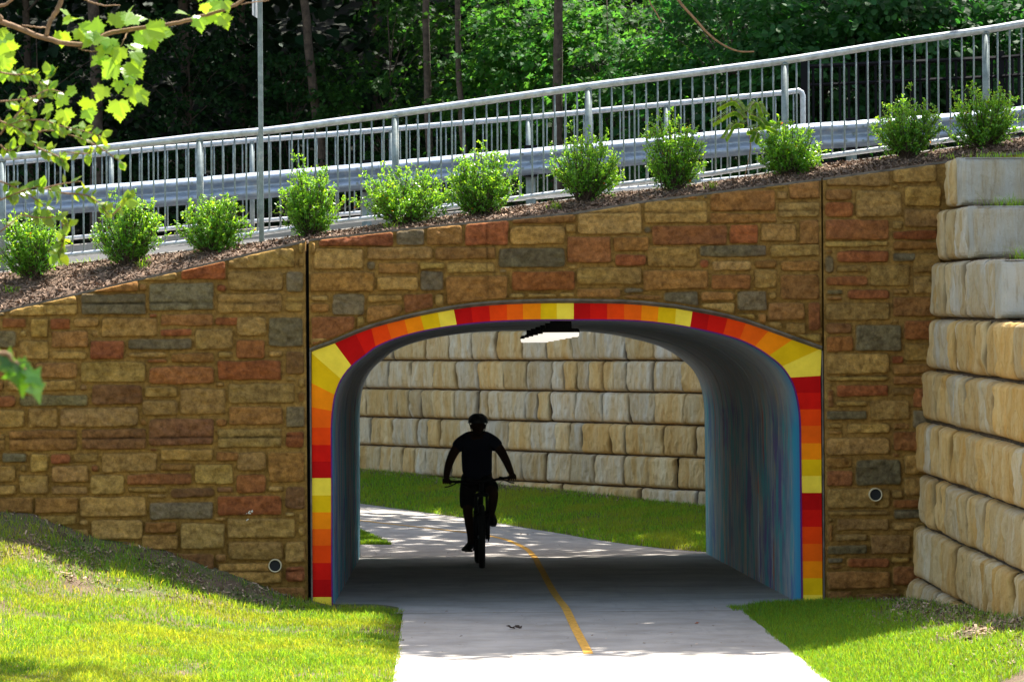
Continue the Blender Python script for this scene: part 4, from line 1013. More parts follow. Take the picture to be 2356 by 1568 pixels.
m.grid(np.array([[(c[0] + r * .114 * math.cos(p), c[1] - .0 + r * .142 * math.sin(p) - (.035 if math.sin(p) < -.6 and r > 1.1 else 0), c[2] + .005 - dz) for p in np.linspace(np.pi, 2 * np.pi, 16)] for r, dz in ((1.0, .0), (1.06, .012))]))
he = m.build('helmet', M_helm, body, smooth=False, usecol=False)
m = MB(); m.tube([(c[0] + .097, c[1], c[2] - .01), (c[0] + .075, c[1] - .03, c[2] - .10), (c[0], c[1] - .06, c[2] - .155), (c[0] - .075, c[1] - .03, c[2] - .10), (c[0] - .097, c[1], c[2] - .01)], .006, 5); m.build('strap', M_shorts, he, usecol=False)
# clothes follow the body, a little larger
tv = [(-.04, .77, 1.015), (-.04, .73, 1.10), (-.045, .66, 1.22), (-.045, .58, 1.36), (-.04, .52, 1.475), (-.038, .485, 1.515), (-.170, .54, 1.452), (-.238, .54, 1.413), (-.302, .51, 1.335), (.090, .52, 1.458), (.160, .52, 1.418), (.224, .49, 1.345)]
te = [(0, 1), (1, 2), (2, 3), (3, 4), (4, 5), (4, 6), (6, 7), (7, 8), (4, 9), (9, 10), (10, 11)]
skin('shirt', tv, te, [(.170, .14), (.195, .14), (.190, .13), (.200, .13), (.16, .115), .085, .088, .088, .078, .088, .088, .078], M_shirt, body)
sv = [(-.04, .78, .985), (-.135, .76, .95), (-.150, .60, .80), (-.158, .52, .70), (-.160, .50, .67), (.055, .74, .95), (.108, .52, .905), (.140, .40, .86), (-.04, .75, 1.06), (-.04, .73, 1.10)]
skin('shorts', sv, [(0, 1), (1, 2), (2, 3), (3, 4), (0, 5), (5, 6), (6, 7), (0, 8), (8, 9)], [(.165, .14), .118, .110, .092, .088, .115, .102, .082, (.170, .135), (.165, .13)], M_shorts, body)
def shoe(h, dx, tilt, s):
    m = MB(); x, y, z = h; G = []
    for t in np.linspace(0, 1, 12):
        w = (.040 + .020 * math.sin(t * 2.6) ** 2) * (1 if t < .92 else .75) * (1 if t > .03 else .8); hh = np.interp(t, [0, .25, .45, .8, 1], [.085, .095, .065, .045, .02])
        yy = y + .12 - .28 * t; G.append([W(x + dx * (t - .5) + w * math.cos(a), yy, z + .014 + max(0, hh * (.5 + .5 * math.sin(a))) + tilt * (.5 - t)) for a in np.linspace(0, 2 * np.pi, 17)])
    m.grid(np.array(G)); m.add(G[0][:-1], [tuple(range(16))]); m.add(G[-1][:-1], [tuple(range(15, -1, -1))])
    m.build('shoe', M_shoe, body, smooth=True, usecol=False)
shoe(PL, -.09, .02, -1); shoe(PR_, .02, .10, 1)
# ------------------------------------------------------------ grass
M_grass = leafmat('grass_blade', (.125, .25, .022), (.41, .63, .022), .45, .55, .25)
M_shrub = leafmat('shrub_leaf', (.095, .26, .028), (.38, .80, .03), .40, .3, .5)
M_maple = leafmat('understory_leaf', (.045, .14, .028), (.13, .38, .035), .52, .6, .25)
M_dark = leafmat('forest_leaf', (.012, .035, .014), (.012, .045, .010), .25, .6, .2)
M_bush = leafmat('bush_leaf', (.028, .085, .025), (.065, .27, .03), .42, .55, .25)
M_syc = leafmat('sycamore_leaf', (.13, .26, .04), (.46, .72, .03), .55, .35, .5)
M_small = leafmat('small_branch_leaf', (.08, .16, .02), (.36, .52, .02), .5, .3, .5)
M_bark = simple('grey_brown_bark', (.085, .062, .050), .95, nz=12, amt=.55, bmp=1)
M_twig = simple('pale_brown_twig', (.24, .14, .07), .8, nz=25, amt=.4, bmp=.5)
M_stem = simple('dark_stem', (.06, .04, .025), .9)

def blades(pos, h, w, rng, name, mat, lean=.35, col=None, parent=None):
    n = len(pos); a = rng.uniform(0, 2 * np.pi, n); d = np.stack([np.cos(a), np.sin(a), np.zeros(n)], -1)
    b_ = rng.uniform(0, 2 * np.pi, n); s = np.stack([np.cos(b_), np.sin(b_), np.zeros(n)], -1)
    h = np.broadcast_to(h, (n,)) * rng.uniform(.55, 1.25, n); L = rng.uniform(.1, 1, n) * lean * 2
    w = np.broadcast_to(w, (n,)) * rng.uniform(.7, 1.3, n)
    up = np.array([0, 0, 1.0])
    V = np.zeros((n, 5, 3))
    V[:, 0] = pos - s * w[:, None] / 2; V[:, 1] = pos + s * w[:, None] / 2
    mid = pos + up * (h * .55)[:, None] + d * (h * L * .28)[:, None]
    V[:, 2] = mid + s * w[:, None] * .42; V[:, 3] = mid - s * w[:, None] * .42
    V[:, 4] = pos + up * (h * (1 - .25 * L))[:, None] + d * (h * L)[:, None]
    base = np.arange(n)[:, None] * 5
    loops = np.concatenate([base + 0, base + 1, base + 2, base + 3, base + 3, base + 2, base + 4], 1).ravel()
    tot = np.tile([4, 3], n)
    if col is None: col = tint(n, .65, 1.3, .22, rng)
    me = fast_mesh(name, V.reshape(-1, 3), loops, tot, False, np.repeat(col, 5, 0), [mat])
    return link(name, me, parent)

def scatter(n, x0, x1, y0, y1, h, rng, dens=None):
    X = rng.uniform(x0, x1, n); Y = rng.uniform(y0, y1, n)
    if dens is not None:
        k = rng.random(n) < dens(X, Y); X, Y = X[k], Y[k]
    return np.stack([X, Y, h(X, Y) - .004], -1)
g = np.random.default_rng(21)
def dens_left(X, Y):
    patch = np.clip(.85 + 2.0 * fbm(X * 1.1, Y * 1.1, 61, 3), .12, 1)
    near = np.clip((33.0 - Y) / 1.1 + .08, 0, 1)             # bare soil against the wall
    vis = np.where(X < -1.3, np.clip(.35 + .65 * (33 - Y - .1), .25, 1), 1)
    return patch * near * (X < -.33 + .04 * fbm(Y * 4, Y * 0, 2, 3))
p = scatter(190000, -4.3, -.28, 22.5, 32.95, ground, g, dens_left)
dry = np.clip(fbm(p[:, 0] * 1.6, p[:, 1] * 1.6, 71, 4) * 2.6 + .3, 0, 1)[:, None]
c = tint(len(p), .65, 1.3, .15, g) * (1 - .5 * dry) + .5 * dry * np.array([1.75, 1.05, 1.4])
c[g.random(len(p)) < .07] = (2.6, 1.35, 2.2)
cl = np.clip(1 + 1.0 * fbm(p[:, 0] * 3.2, p[:, 1] * 3.2, 73, 3), .45, 1.7); c *= (.72 + .3 * cl)[:, None]
tag(blades(p, .056 * cl, .0055, g, 'grass', M_grass, .4, c), 'bright lawn sloping up to the left in front of the stone wall', 'grass', kind='stuff')
def dens_right(X, Y):
    t = np.clip((X - 3.5 + .5 * fbm(Y * 1.5, X * 2, 6)) / .35, 0, 1)
    return np.clip(.95 + .8 * fbm(X * 1.3, Y * 1.3, 62, 3), .2, 1) * (1 - .90 * t) * (X > 2.69 + .05 * fbm(Y * 3, Y * 0, 4, 3) - .09 * (Y > 32.45)) * np.where(Y > 32.45, .9, 1)
p = scatter(100000, 2.45, 4.6, 22.5, 32.98, ground, g, dens_right)
tag(blades(p, .058, .0055, g, 'grass', M_grass, .35), 'lawn to the right of the path beside the block wall', 'grass', kind='stuff')
# small strip across the foot of the opening
def far_d(X, Y):
    t = (Y - y_far(X)) / (y_wall(X) - y_far(X))
    return ((t > 0) & (t < 1)) * np.clip(1.25 - t * .55 + fbm(X, Y, 63, 3), .1, 1)
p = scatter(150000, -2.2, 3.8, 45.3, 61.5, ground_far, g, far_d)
_d = np.clip(fbm(p[:, 0] * 2, p[:, 1] * 2, 75, 4) * 2.4 + .25, 0, 1)[:, None]; c = tint(len(p), .7, 1.6, .2, g) * (1 - .5 * _d) + .5 * _d * np.array([2.0, 1.1, 2.0])  # blade colours lightened to make up for weak light on this bank
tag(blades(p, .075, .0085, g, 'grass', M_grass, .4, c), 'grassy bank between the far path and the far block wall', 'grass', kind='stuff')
p = scatter(60000, -2.4, -.5, 46.6, 50.5, ground_far, g, lambda X, Y: (Y > 46.76) & (Y < y_near(X) + .05))
tag(blades(p, .07, .008, g, 'grass', M_grass, .4, tint(len(p), .6, 1.1, .15, g)), 'small corner of grass at the left beyond the tunnel', 'grass', kind='stuff')
# fringe of grass along the kerb on top of the wall
def topd(X, Y): return np.clip(-.05 + 2.4 * fbm(X * .9 + 3, Y * .5, 64, 3), 0, 1)
p = scatter(26000, -4.6, 5.6, YFE - .42, YFE - .10, mulch_z, g, topd)
tag(blades(p, .085, .005, g, 'grass', M_grass, .6, tint(len(p), .8, 1.4, .2, g)), 'fringe of long grass along the kerb above the mulch', 'grass', kind='stuff')
def tuft(x, y, z, n, r, h, label, mat=M_grass):
    p = np.stack([x + g.normal(0, r, n), y + g.normal(0, r * .6, n), np.full(n, z)], -1)
    tag(blades(p, h, .005, g, 'grass_tuft', mat, .7, tint(n, .8, 1.3, .15, g)), label, 'grass tuft', 'weeds rooted in the walls and mulch')
for (u, v, n, r, h, lab) in ((600, 1398, 0, 0, 0, ''), (640, 1400, 40, .05, .12, 'long grass tuft on the lawn below the left drain pipe'), (375, 905, 0, 0, 0, '')):
    if n:
        q = hit(u, v, ground, 26, 33); tuft(q[0], q[1], q[2] - .01, n, r, h, lab)
for (k, x, n, lab) in ((1, 5.02, 90, 'green weeds on the ledge under the topmost end block'), (2, 4.95, 150, 'weeds on the ledge of the third block row from the top'), (3, 4.85, 150, 'weeds at the right edge on the fourth block row')):
    rx, rz, ry = ROWS[k]; up_ = ROWS[k - 1][2]
    tuft(x + .08, ry + .35, rz - .06, n * 2, .16, .15, lab)
tuft(5.0, 32.2, ROWS[0][1] - .03, 160, .25, .06, 'low grass on top of the highest block')
k0 = 0
for (u, lab) in ((22, 'leafy weed sprouting at the left end of the mulch'), (330, 'small weed in the mulch below the second shrub from the left'), (900, 'weed at the foot of the fifth shrub from the left'), (1280, 'weed in the mulch right of the sixth shrub'), (1640, 'small weed in the mulch between the eighth and ninth shrubs')):
    x = P(u, 500, 33.6)[0]; tuft(x, 33.62, float(mulch_z(x, 33.62)), 30, .035, .09, lab)

# ------------------------------------------------------------ bark chips and litter
def chips(pos, size, rng, name, mats, label, cat, h=.5):
    n = len(pos); a = rng.uniform(0, np.pi, n); tl = rng.normal(0, h, n)
    d = np.stack([np.cos(a) * np.cos(tl), np.sin(a) * np.cos(tl), np.sin(tl)], -1); s = np.stack([-np.sin(a), np.cos(a), rng.normal(0, .5, n)], -1)
    L = size * rng.uniform(.4, 1.5, n)[:, None]; w = L * rng.uniform(.12, .4, n)[:, None]
    V = np.stack([pos - d * L / 2 - s * w / 2, pos + d * L / 2 - s * w / 3, pos + d * L / 2 + s * w / 2, pos - d * L / 2 + s * w / 3], 1)
    V[:, :, 2] += rng.uniform(0, .012, n)[:, None]
    v = rng.uniform(.35, 1.6, n)[:, None] * np.ones((n, 3)); v[rng.random(n) < .12] *= 2.0
    me = fast_mesh(name, V.reshape(-1, 3), np.arange(n * 4), np.full(n, 4), False, np.repeat(v, 4, 0), [mats])
    tag(link(name, me), label, cat, kind='stuff')
def chipmat(name, c):
    m, nt, b = nodes(name); nt.links.new(mixrgb(nt, c, attr(nt), 1, 'MULTIPLY'), b.inputs['Base Color']); b.inputs['Roughness'].default_value = .9; return m
M_chip = chipmat('bark_chip', (.17, .11, .075)); M_litter = chipmat('dead_leaf', (.26, .18, .12))
p = scatter(26000, -4.8, 6.0, 33.30, YFE - .15, mulch_z, g); p[:, 2] += .006
chips(p, .042, g, 'bark_chips', M_chip, 'loose bark chips strewn over the mulch bed', 'mulch')
p = scatter(16000, 3.3, 4.5, 23, 32.9, ground, g, lambda X, Y: np.clip((X - 3.2) * .9, 0, 1) * np.clip(.8 + fbm(X * 2, Y * 2, 8), .2, 1)); p[:, 2] += .008
chips(p, .045, g, 'leaf_litter', M_litter, 'dead leaves lying at the foot of the right block wall', 'leaf litter')
p = scatter(9000, -4.4, -1.2, 31.2, 32.98, ground, g, lambda X, Y: np.clip(.5 + 1.5 * fbm(X * 2, Y * 2, 18), .05, 1)); p[:, 2] += .008
chips(p, .035, g, 'leaf_litter', M_litter, 'brown litter on the bare soil against the left stone wall', 'leaf litter')
xx = g.uniform(-1.5, 3.6, 5000); dd = np.abs(g.normal(0, .25, 5000)); p = np.stack([xx, y_wall(xx) - dd - .05, ground_far(xx, y_wall(xx) - dd - .05) + .01], -1)
chips(p, .05, g, 'leaf_litter', M_litter, 'dead leaves along the foot of the far block wall', 'leaf litter')
p = scatter(260, -.3, 2.65, 25.5, 33, lambda X, Y: path_z(Y) + .022, g); chips(p, .018, g, 'leaf_litter', M_litter, 'tiny bits of dry litter on the near path', 'leaf litter', .1)
p = scatter(120, -.9, 2.9, 45.2, 52, lambda X, Y: fpath(X, Y) + .022, g, lambda X, Y: Y < y_far(X)); chips(p, .025, g, 'leaf_litter', M_litter, 'tiny bits of dry litter on the far path', 'leaf litter', .1)
# crumpled dead leaves on the path
for (u, v, s, c, lab) in ((1187, 1447, .075, (.05, .03, .02), 'dark crumpled dead leaf lying on the path in front of the tunnel'), (1605, 1435, .030, (.42, .10, .03), 'small orange fallen leaf near the right edge of the path'), (923, 1474, .022, (.06, .035, .02), 'tiny dark leaf at the left edge of the path')):
    q = hit(u, v, walk_h, 24, 44); mm = MB()
    for k in range(5):
        a = g.uniform(0, 6.28); d = np.array([math.cos(a), math.sin(a) * .6, g.uniform(.0, .5)]) * s; e = np.array([-math.sin(a), math.cos(a), g.uniform(.2, .9)]) * s * .45
        o_ = q + np.array([g.uniform(-s, s) * .7, 0, .006]); mm.add([o_, o_ + d * .5 + e, o_ + d, o_ + d * .5 - e * .4 + (0, 0, s * .3)], [(0, 1, 2, 3)])
    tag(mm.build('fallen_leaf', simple('dead_leaf_%s' % lab[:5], c, .9), usecol=False), lab, 'fallen leaf')

# ------------------------------------------------------------ shrubs
def shrub(u, vb, vt, w, label, seed, y=33.95, bright=1.0):
    r = np.random.default_rng(seed); b0 = P(u, vb, y); H = (vb - vt) * y / FPX; Rr = w / 2 * y / FPX
    b0[2] = float(mulch_z(b0[0], y)) - .01; H = P(u, vt, y)[2] - b0[2]
    root = empty('shrub', tuple(b0), label, 'shrub', 'young shrubs planted in a row above the wall')
    st_ = MB(); pos = []; dr = []; tip = []
    nb = 125
    for k in range(nb):
        a = r.uniform(0, 2 * np.pi); e = r.beta(1.3, 1.5)                       # 0 = sideways, 1 = upright
        el_ = math.radians(18 + 70 * e); reach = r.uniform(.72, 1.0) * (1.12 if r.random() < .12 else 1)
        end = b0 + np.array([math.cos(a) * (.25 + .75 * math.cos(el_)) * Rr * 1.38, math.sin(a) * (.25 + .75 * math.cos(el_)) * Rr * 1.0, 0]) * reach + np.array([0, 0, H * (.10 + .80 * math.sin(el_) ** 1.3) * reach * (1.2 if r.random() < .07 else 1)])
        s0 = b0 + np.array([r.normal(0, .03), r.normal(0, .03), 0]); mid = s0 * .5 + end * .5 + np.array([0, 0, -.03]) + r.normal(0, .015, 3)
        pts = catmull([s0, mid, end], 5); st_.tube(pts, np.linspace(.005, .0015, len(pts)), 4, cap=False)
        for q in range(9):
            t = r.uniform(.30, 1.0); i = t * (len(pts) - 1); p0 = pts[int(i)] + (pts[min(int(i) + 1, len(pts) - 1)] - pts[int(i)]) * (i % 1)
            d = unit(unit(end - s0) * .8 + r.normal(0, .75, 3) + np.array([0, 0, .35])); L = r.uniform(.03, .085) * (1.2 - .4 * t)
            n_ = r.integers(5, 9)
            for j in range(n_):
                tt = (j + .5) / n_; pos.append(p0 + d * L * tt + r.normal(0, .004, 3)); dr.append(unit(d * .7 + r.normal(0, .7, 3))); tip.append(t * .6 + tt * .4)
    pos = np.array(pos); dr = np.array(dr); tip = np.array(tip); n = len(pos)
    up = unit(np.array([0, 0, 1.0]) + r.normal(0, .55, (n, 3)))
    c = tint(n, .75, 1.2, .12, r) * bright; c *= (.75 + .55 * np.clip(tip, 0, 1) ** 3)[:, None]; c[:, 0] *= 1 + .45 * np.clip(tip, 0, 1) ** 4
    rd = r.random(n) < .004; c[rd] = (3, .4, .3)
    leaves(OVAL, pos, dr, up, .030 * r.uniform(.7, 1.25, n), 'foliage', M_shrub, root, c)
    st_.build('stems', M_stem, root, usecol=False)
    # mound of mulch round the foot
    return root
SH = [(75, 640, 452, 130, 'shrub at the far left end of the row, partly behind the overhanging twigs'), (296, 594, 425, 148, 'second shrub from the left, with a pointed top'), (489, 570, 425, 145, 'third shrub from the left, just left of the signpost'),
      (712, 522, 352, 142, 'tall narrow topped shrub just right of the signpost'), (928, 495, 352, 190, 'widest bright shrub with arms spreading to both sides, fifth from the left'), (1112, 472, 318, 148, 'sixth shrub from the left, close beside the widest one'),
      (1347, 440, 272, 150, 'shrub with two long upright shoots above the middle of the arch'), (1548, 404, 235, 132, 'shaded tall shrub above the right part of the arch'), (1815, 397, 265, 145, 'shrub over the right end of the arch, beside the feathery seedling'),
      (2088, 343, 200, 155, 'second shrub from the right end of the row'), (2262, 331, 172, 165, 'shrub at the right end of the row, above the top block')]
for i, (u, vb, vt, w, lab) in enumerate(SH): shrub(u, vb, vt, w, lab, 100 + i, y=33.9 if i < 9 else 33.95)
# long shoots
# feathery seedling
b0 = P(1712, 395, 34.0); b0[2] = float(mulch_z(b0[0], 34.0)); sd = empty('feathery_seedling', tuple(b0), 'thin seedling with feathery compound leaves leaning out between two shrubs', 'seedling')
mm = MB(); top = P(1716, 262, 33.8); pts = catmull([b0, (b0 + top) / 2 + (.05, 0, 0), top], 6); mm.tube(pts, np.linspace(.005, .003, len(pts)), 5); pos = []; dr = []; up = []
for (u0, v0, u1, v1, u2, v2) in ((1716, 262, 1690, 232, 1652, 246), (1716, 262, 1740, 235, 1758, 262), (1715, 275, 1690, 255, 1640, 282), (1716, 285, 1690, 285, 1668, 318), (1722, 262, 1745, 270, 1762, 290), (1714, 300, 1740, 302, 1735, 325), (1718, 300, 1760, 288, 1790, 300)):
    c_ = catmull([P(u0, v0, 33.8), P(u1, v1, 33.75), P(u2, v2, 33.7)], 8); mm.tube(c_, .0018, 4)
    for i in range(2, len(c_)):
        for s in (-1, 1):
            for t in (0, .5):
                q = c_[i] * (1 - t) + c_[i - 1] * t; d = unit(np.cross(c_[i] - c_[i - 1], [0, 1, .4])) * s + np.array([0, 0, -.5]); pos.append(q); dr.append(d); up.append((0, -.6, .8))
leaves(OVAL, pos, dr, up, .05, 'foliage', M_small, sd, tint(len(pos), 1.0, 1.6, .05, g)); mm.build('stem', M_twig, sd, usecol=False)

# ------------------------------------------------------------ woodland
def sprays(centers, rad, nl, size, rng, T, mat, name, parent, droop=.25, flat=.35, col=(.7, 1.3, .12), order=0):
    """layered leaf sprays: a flat fan of leaves round each centre"""
    C = np.asarray(centers); n = len(C)
    out = rng.uniform(0, 2 * np.pi, n); N = unit(np.stack([rng.normal(0, flat, n), rng.normal(-.25, flat, n), np.ones(n)], -1))
    idx_ = np.repeat(np.arange(n), nl); m_ = len(idx_)
    r = np.sqrt(rng.random(m_)) * rad * rng.uniform(.6, 1.2, n)[idx_]; a = rng.uniform(0, 2 * np.pi, m_)
    off = np.stack([np.cos(a) * r, np.sin(a) * r * .8, -droop * r * r / rad + rng.normal(0, .03, m_)], -1)
    nx = N[idx_]; off[:, 2] += -(nx[:, 0] * off[:, 0] + nx[:, 1] * off[:, 1]) / nx[:, 2]
    pos = C[idx_] + off
    d = unit(off * np.array([1, 1, .3]) + rng.normal(0, .25 * rad, (m_, 3)) + np.array([0, 0, -.25 * rad]))
    up = unit(nx + rng.normal(0, .28, (m_, 3)))
    c = tint(m_, col[0], col[1], col[2], rng) * rng.uniform(.75, 1.25, n)[idx_][:, None]
    return leaves(T, pos, d, up, size * rng.uniform(.65, 1.25, m_), name, mat, parent, c)

def region(u0, u1, v0, v1, y0, y1, n, rng, thr=-.25, fs=.012):
    out = []
    while len(out) < n:
        u, v = rng.uniform(u0, u1), rng.uniform(v0, v1); y = max(yw(u), 50.6) + rng.uniform(y0, y1)
        if fbm(u * fs, v * fs * 1.6, int(u0) + 5, 3) + rng.normal(0, .12) > thr: out.append(P(u, v, y))
    return np.array(out)
w = np.random.default_rng(77)
def trunk(m, pts, r0, r1, n=10):
    p = catmull(pts, 6); m.tube(p + w.normal(0, .006, p.shape), np.linspace(r0, r1, len(p)), n)
# tall trees: (u at the top of the picture, u at the railing, Y, radius, crown radius)
TALL = [(213, 224, 52, .100, 'thick pale grey trunk behind the overhanging sycamore branch'), (424, 430, 60, .10, 'dim trunk left of the signpost deep in the wood'), (704, 738, 55, .078, 'slightly leaning dark trunk right of the signpost'),
        (982, 990, 57, .068, 'slim trunk with patches of light, left of the bright maple leaves'), (1052, 1072, 56, .055, 'thin curved trunk just left of the bright maple leaves'), (1283, 1288, 54, .085, 'straight ridged brown trunk rising among the bright maple leaves'),
        (1105, 1108, 63, .06, 'thin dim trunk behind the bright maple leaves'), (60, 66, 61, .07, 'dim slender trunk at the far left of the wood'), (560, 556, 64, .07, 'faint dark trunk just left of the signpost'), (865, 872, 66, .08, 'faint dark trunk in the gap right of the leaning one'),
        (1480, 1490, 64, .09, 'dim trunk in the shade right of the ridged brown one'), (2120, 2110, 62, .10, 'dim trunk among the bushes at the upper right')]
for i, (ut, ub, Y, r, lab) in enumerate(TALL):
    Y0_ = Y; Y = max(Y, yw(ub) + (.5 if Y < 58 else 4)); r = r * Y / Y0_
    t, b_ = P(ut, 0, Y), P(ub, 400, Y); d = (t - b_) / (t[2] - b_[2])
    zb = (1.2 if Y < 61.4 else float(hill(b_[0], Y)) - .3); zt = 13.5 + w.uniform(-1, 1.5)
    root = empty('tree', tuple(b_ + d * (zb - b_[2])), lab, 'tree', 'trees in the wood behind the road')
    m = MB(); pts = [b_ + d * (z - b_[2]) + np.array([.03 * math.sin(z * 1.1 + i), 0, 0]) for z in np.linspace(zb, zt, 9)]; trunk(m, pts, r * 1.15, r * .4, 12)
    for k in range(7):
        z = w.uniform(8.2, zt - .5); p0 = b_ + d * (z - b_[2]); a = w.uniform(0, 6.28); L = w.uniform(1.5, 3)
        trunk(m, [p0, p0 + np.array([math.cos(a) * L * .5, math.sin(a) * L * .5, .5]), p0 + np.array([math.cos(a) * L, math.sin(a) * L, 1.1])], r * .3, .012, 6)
    m.build('trunk', M_bark, root, smooth=True, usecol=False)
    cen = pts[-1] - np.array([0, 0, 1.6]); n = 30 if 900 < ut < 1400 else 170
    u_ = unit(w.normal(0, 1, (n, 3))) * w.uniform(.35, 1, n)[:, None] ** .6 * np.array([3.2, 3.2, 2.9])
    C = cen + u_; C = C[C[:, 2] > CAMZ + 800 / FPX * C[:, 1] + .4]
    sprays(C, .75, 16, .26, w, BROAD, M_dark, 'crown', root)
_c = np.stack([w.uniform(-1, 8.5, 360), w.uniform(49.0, 56.2, 360), w.uniform(12, 14, 360)], -1)  # extra unseen leaf sprays added to keep the sun off the far path
# canopy behind and above, too many trees to tell apart
C = np.stack([w.uniform(-17, 20, 5200), 63.5 + 27 * w.random(5200) ** 1.5, np.zeros(5200)], -1); C[:, 2] = hill(C[:, 0], C[:, 1]) + w.uniform(.2, 11, 5200); C = C[~((C[:, 0] > 1) & (C[:, 0] < 9) & (C[:, 1] < 68) & (C[:, 2] > 9))]
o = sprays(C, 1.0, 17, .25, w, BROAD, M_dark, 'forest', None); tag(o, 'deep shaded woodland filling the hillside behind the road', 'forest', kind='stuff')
C = np.stack([w.uniform(-16, 18, 2600), w.uniform(50.5, 92, 2600), w.uniform(12, 16, 2600)], -1); C[:, 2] += np.clip(C[:, 1] - 62, 0, 50) * .42; C = C[~((C[:, 0] > .8) & (C[:, 0] < 9) & (C[:, 1] > 56.5) & (C[:, 1] < 67))]; C = C[~((C[:, 0] > -7) & (C[:, 0] < 11) & (C[:, 1] < 56.5))]
C = np.concatenate([C, _c]); o = sprays(C, 1.1, 14, .34, w, BROAD, M_dark, 'canopy', None); tag(o, 'leaf canopy high over the wood, with unseen sprays added to shade the far path', 'forest', kind='stuff')

def bushy(label, specs, mat, T, size, nl, rad, stem, grp, cat='tree', col=(.7, 1.3, .12), name='understory_tree', sr=.03):
    """specs: list of (u0, u1, v0, v1, y0, y1, n sprays)"""
    cs = [region(*s[:6], s[6], w) for s in specs]; C = np.concatenate(cs); base = P(stem[0], stem[1], max(yw(stem[0]), 50.6) + stem[2]); base[2] = (2.0 if base[1] < 61.4 else float(hill(base[0], base[1])) - .1) if stem[0] < 1750 else .5
    root = empty(name, tuple(base), label, cat, grp); m = MB(); c0 = C.mean(0); top = base * .4 + c0 * .6; top[2] = C[:, 2].max()
    trunk(m, [base, base * .6 + top * .4 + (.08, 0, .1), top], sr, sr * .3, 7)
    for q in C[w.choice(len(C), min(len(C), 16), replace=False)]:
        s = base + (top - base) * np.clip((q[2] - base[2]) / max(.5, top[2] - base[2]) - .2, .1, .95); trunk(m, [s, (s + q) / 2 + (0, 0, .12), q], .012, .004, 4)
    m.build('trunk', M_bark, root, smooth=True, usecol=False)
    sprays(C, rad, nl, size, w, T, mat, 'crown', root, col=col)
    return root
GU = 'leafy understory trees at the edge of the wood'
BR = (.65, 1.3, .15)
bushy('bright green maple foliage just left of the ridged brown trunk', [(1040, 1300, 60, 290, .8, 3, 130), (1090, 1230, 0, 120, .8, 3, 34)], M_maple, MAPLE5, .105, 38, .42, (1180, 420, 2), GU, col=BR)
bushy('bright maple sprays just right of the ridged brown trunk', [(1300, 1560, 90, 230, .8, 3, 80), (1230, 1420, 0, 110, 1.5, 3.5, 54)], M_maple, MAPLE5, .10, 38, .40, (1400, 420, 2), GU, col=BR)
bushy('darker maple leaves hanging near the top edge above the middle', [(1290, 1700, 0, 130, 3, 6, 110), (900, 1080, 0, 110, 2, 4, 30)], M_maple, MAPLE5, .10, 34, .42, (1560, 420, 4), GU, col=(.35, .8, .1))
bushy('medium green sprays between the two slim trunks', [(720, 1060, 130, 300, .5, 2.5, 85), (840, 1010, 10, 130, .5, 2.5, 18)], M_maple, MAPLE5, .095, 34, .42, (900, 430, 2), GU, col=(.30, .75, .1))
bushy('dark sprays just right of the signpost', [(580, 760, 120, 300, 0, 3, 60)], M_bush, BROAD, .085, 34, .42, (660, 430, 2), GU, col=(.35, .9, .1))
bushy('dark glossy leaves left of the signpost, faintly lit', [(250, 600, 20, 340, 0, 3, 110)], M_bush, BROAD, .085, 28, .45, (430, 450, 2), GU, col=(.25, .75, .1))
bushy('dark undergrowth behind the left end of the railings', [(-150, 330, 60, 420, 0, 3, 130)], M_bush, BROAD, .085, 26, .45, (80, 480, 2), GU, col=(.2, .6, .1))
bushy('sapling with many pale leaves near the top right branch', [(1520, 1790, -10, 130, .5, 2.5, 100)], M_bush, BROAD, .085, 36, .36, (1700, 420, 2), GU, col=(.9, 1.6, .1), sr=.055)
GB = 'bushes along the far side of the road'
bushy('broad leaved bush filling the top right corner', [(1950, 2440, -40, 140, .5, 3, 170)], M_bush, BROAD, .115, 36, .42, (2200, 420, 2), GB, 'bush', (.6, 1.3, .1), 'bush')
bushy('leafy bush above the bent end of the farther railing', [(1740, 2050, -20, 190, .4, 3, 140)], M_bush, BROAD, .11, 36, .40, (1900, 420, 2), GB, 'bush', (.8, 1.6, .12), 'bush')
bushy('green creeper leaves seen through the railings right of the middle', [(1430, 1860, 140, 400, .6, 3, 190)], M_bush, BROAD, .12, 34, .38, (1650, 430, 2), GB, 'bush', (.6, 1.5, .12), 'bush')
bushy('leaves showing behind the black fence', [(1850, 2400, 130, 330, .5, 3, 190)], M_bush, BROAD, .12, 34, .40, (2100, 430, 2), GB, 'bush', (.5, 1.2, .12), 'bush')
bushy('low plants showing between the bars under the middle of the guardrail', [(1040, 1500, 250, 450, .8, 3, 110)], M_maple, BROAD, .11, 30, .36, (1250, 470, 2), GB, 'bush', (.35, .9, .12), 'bush')
bushy('dim low plants behind the railings left of the middle', [(700, 1080, 290, 460, .5, 3, 90)], M_bush, BROAD, .10, 28, .4, (900, 480, 2), GB, 'bush', (.3, .8, .12), 'bush')
bushy('dim weeds behind the guardrail around the signpost', [(330, 720, 330, 520, .2, 3, 100)], M_bush, BROAD, .09, 26, .4, (520, 500, 2), GB, 'bush', (.25, .7, .12), 'bush')

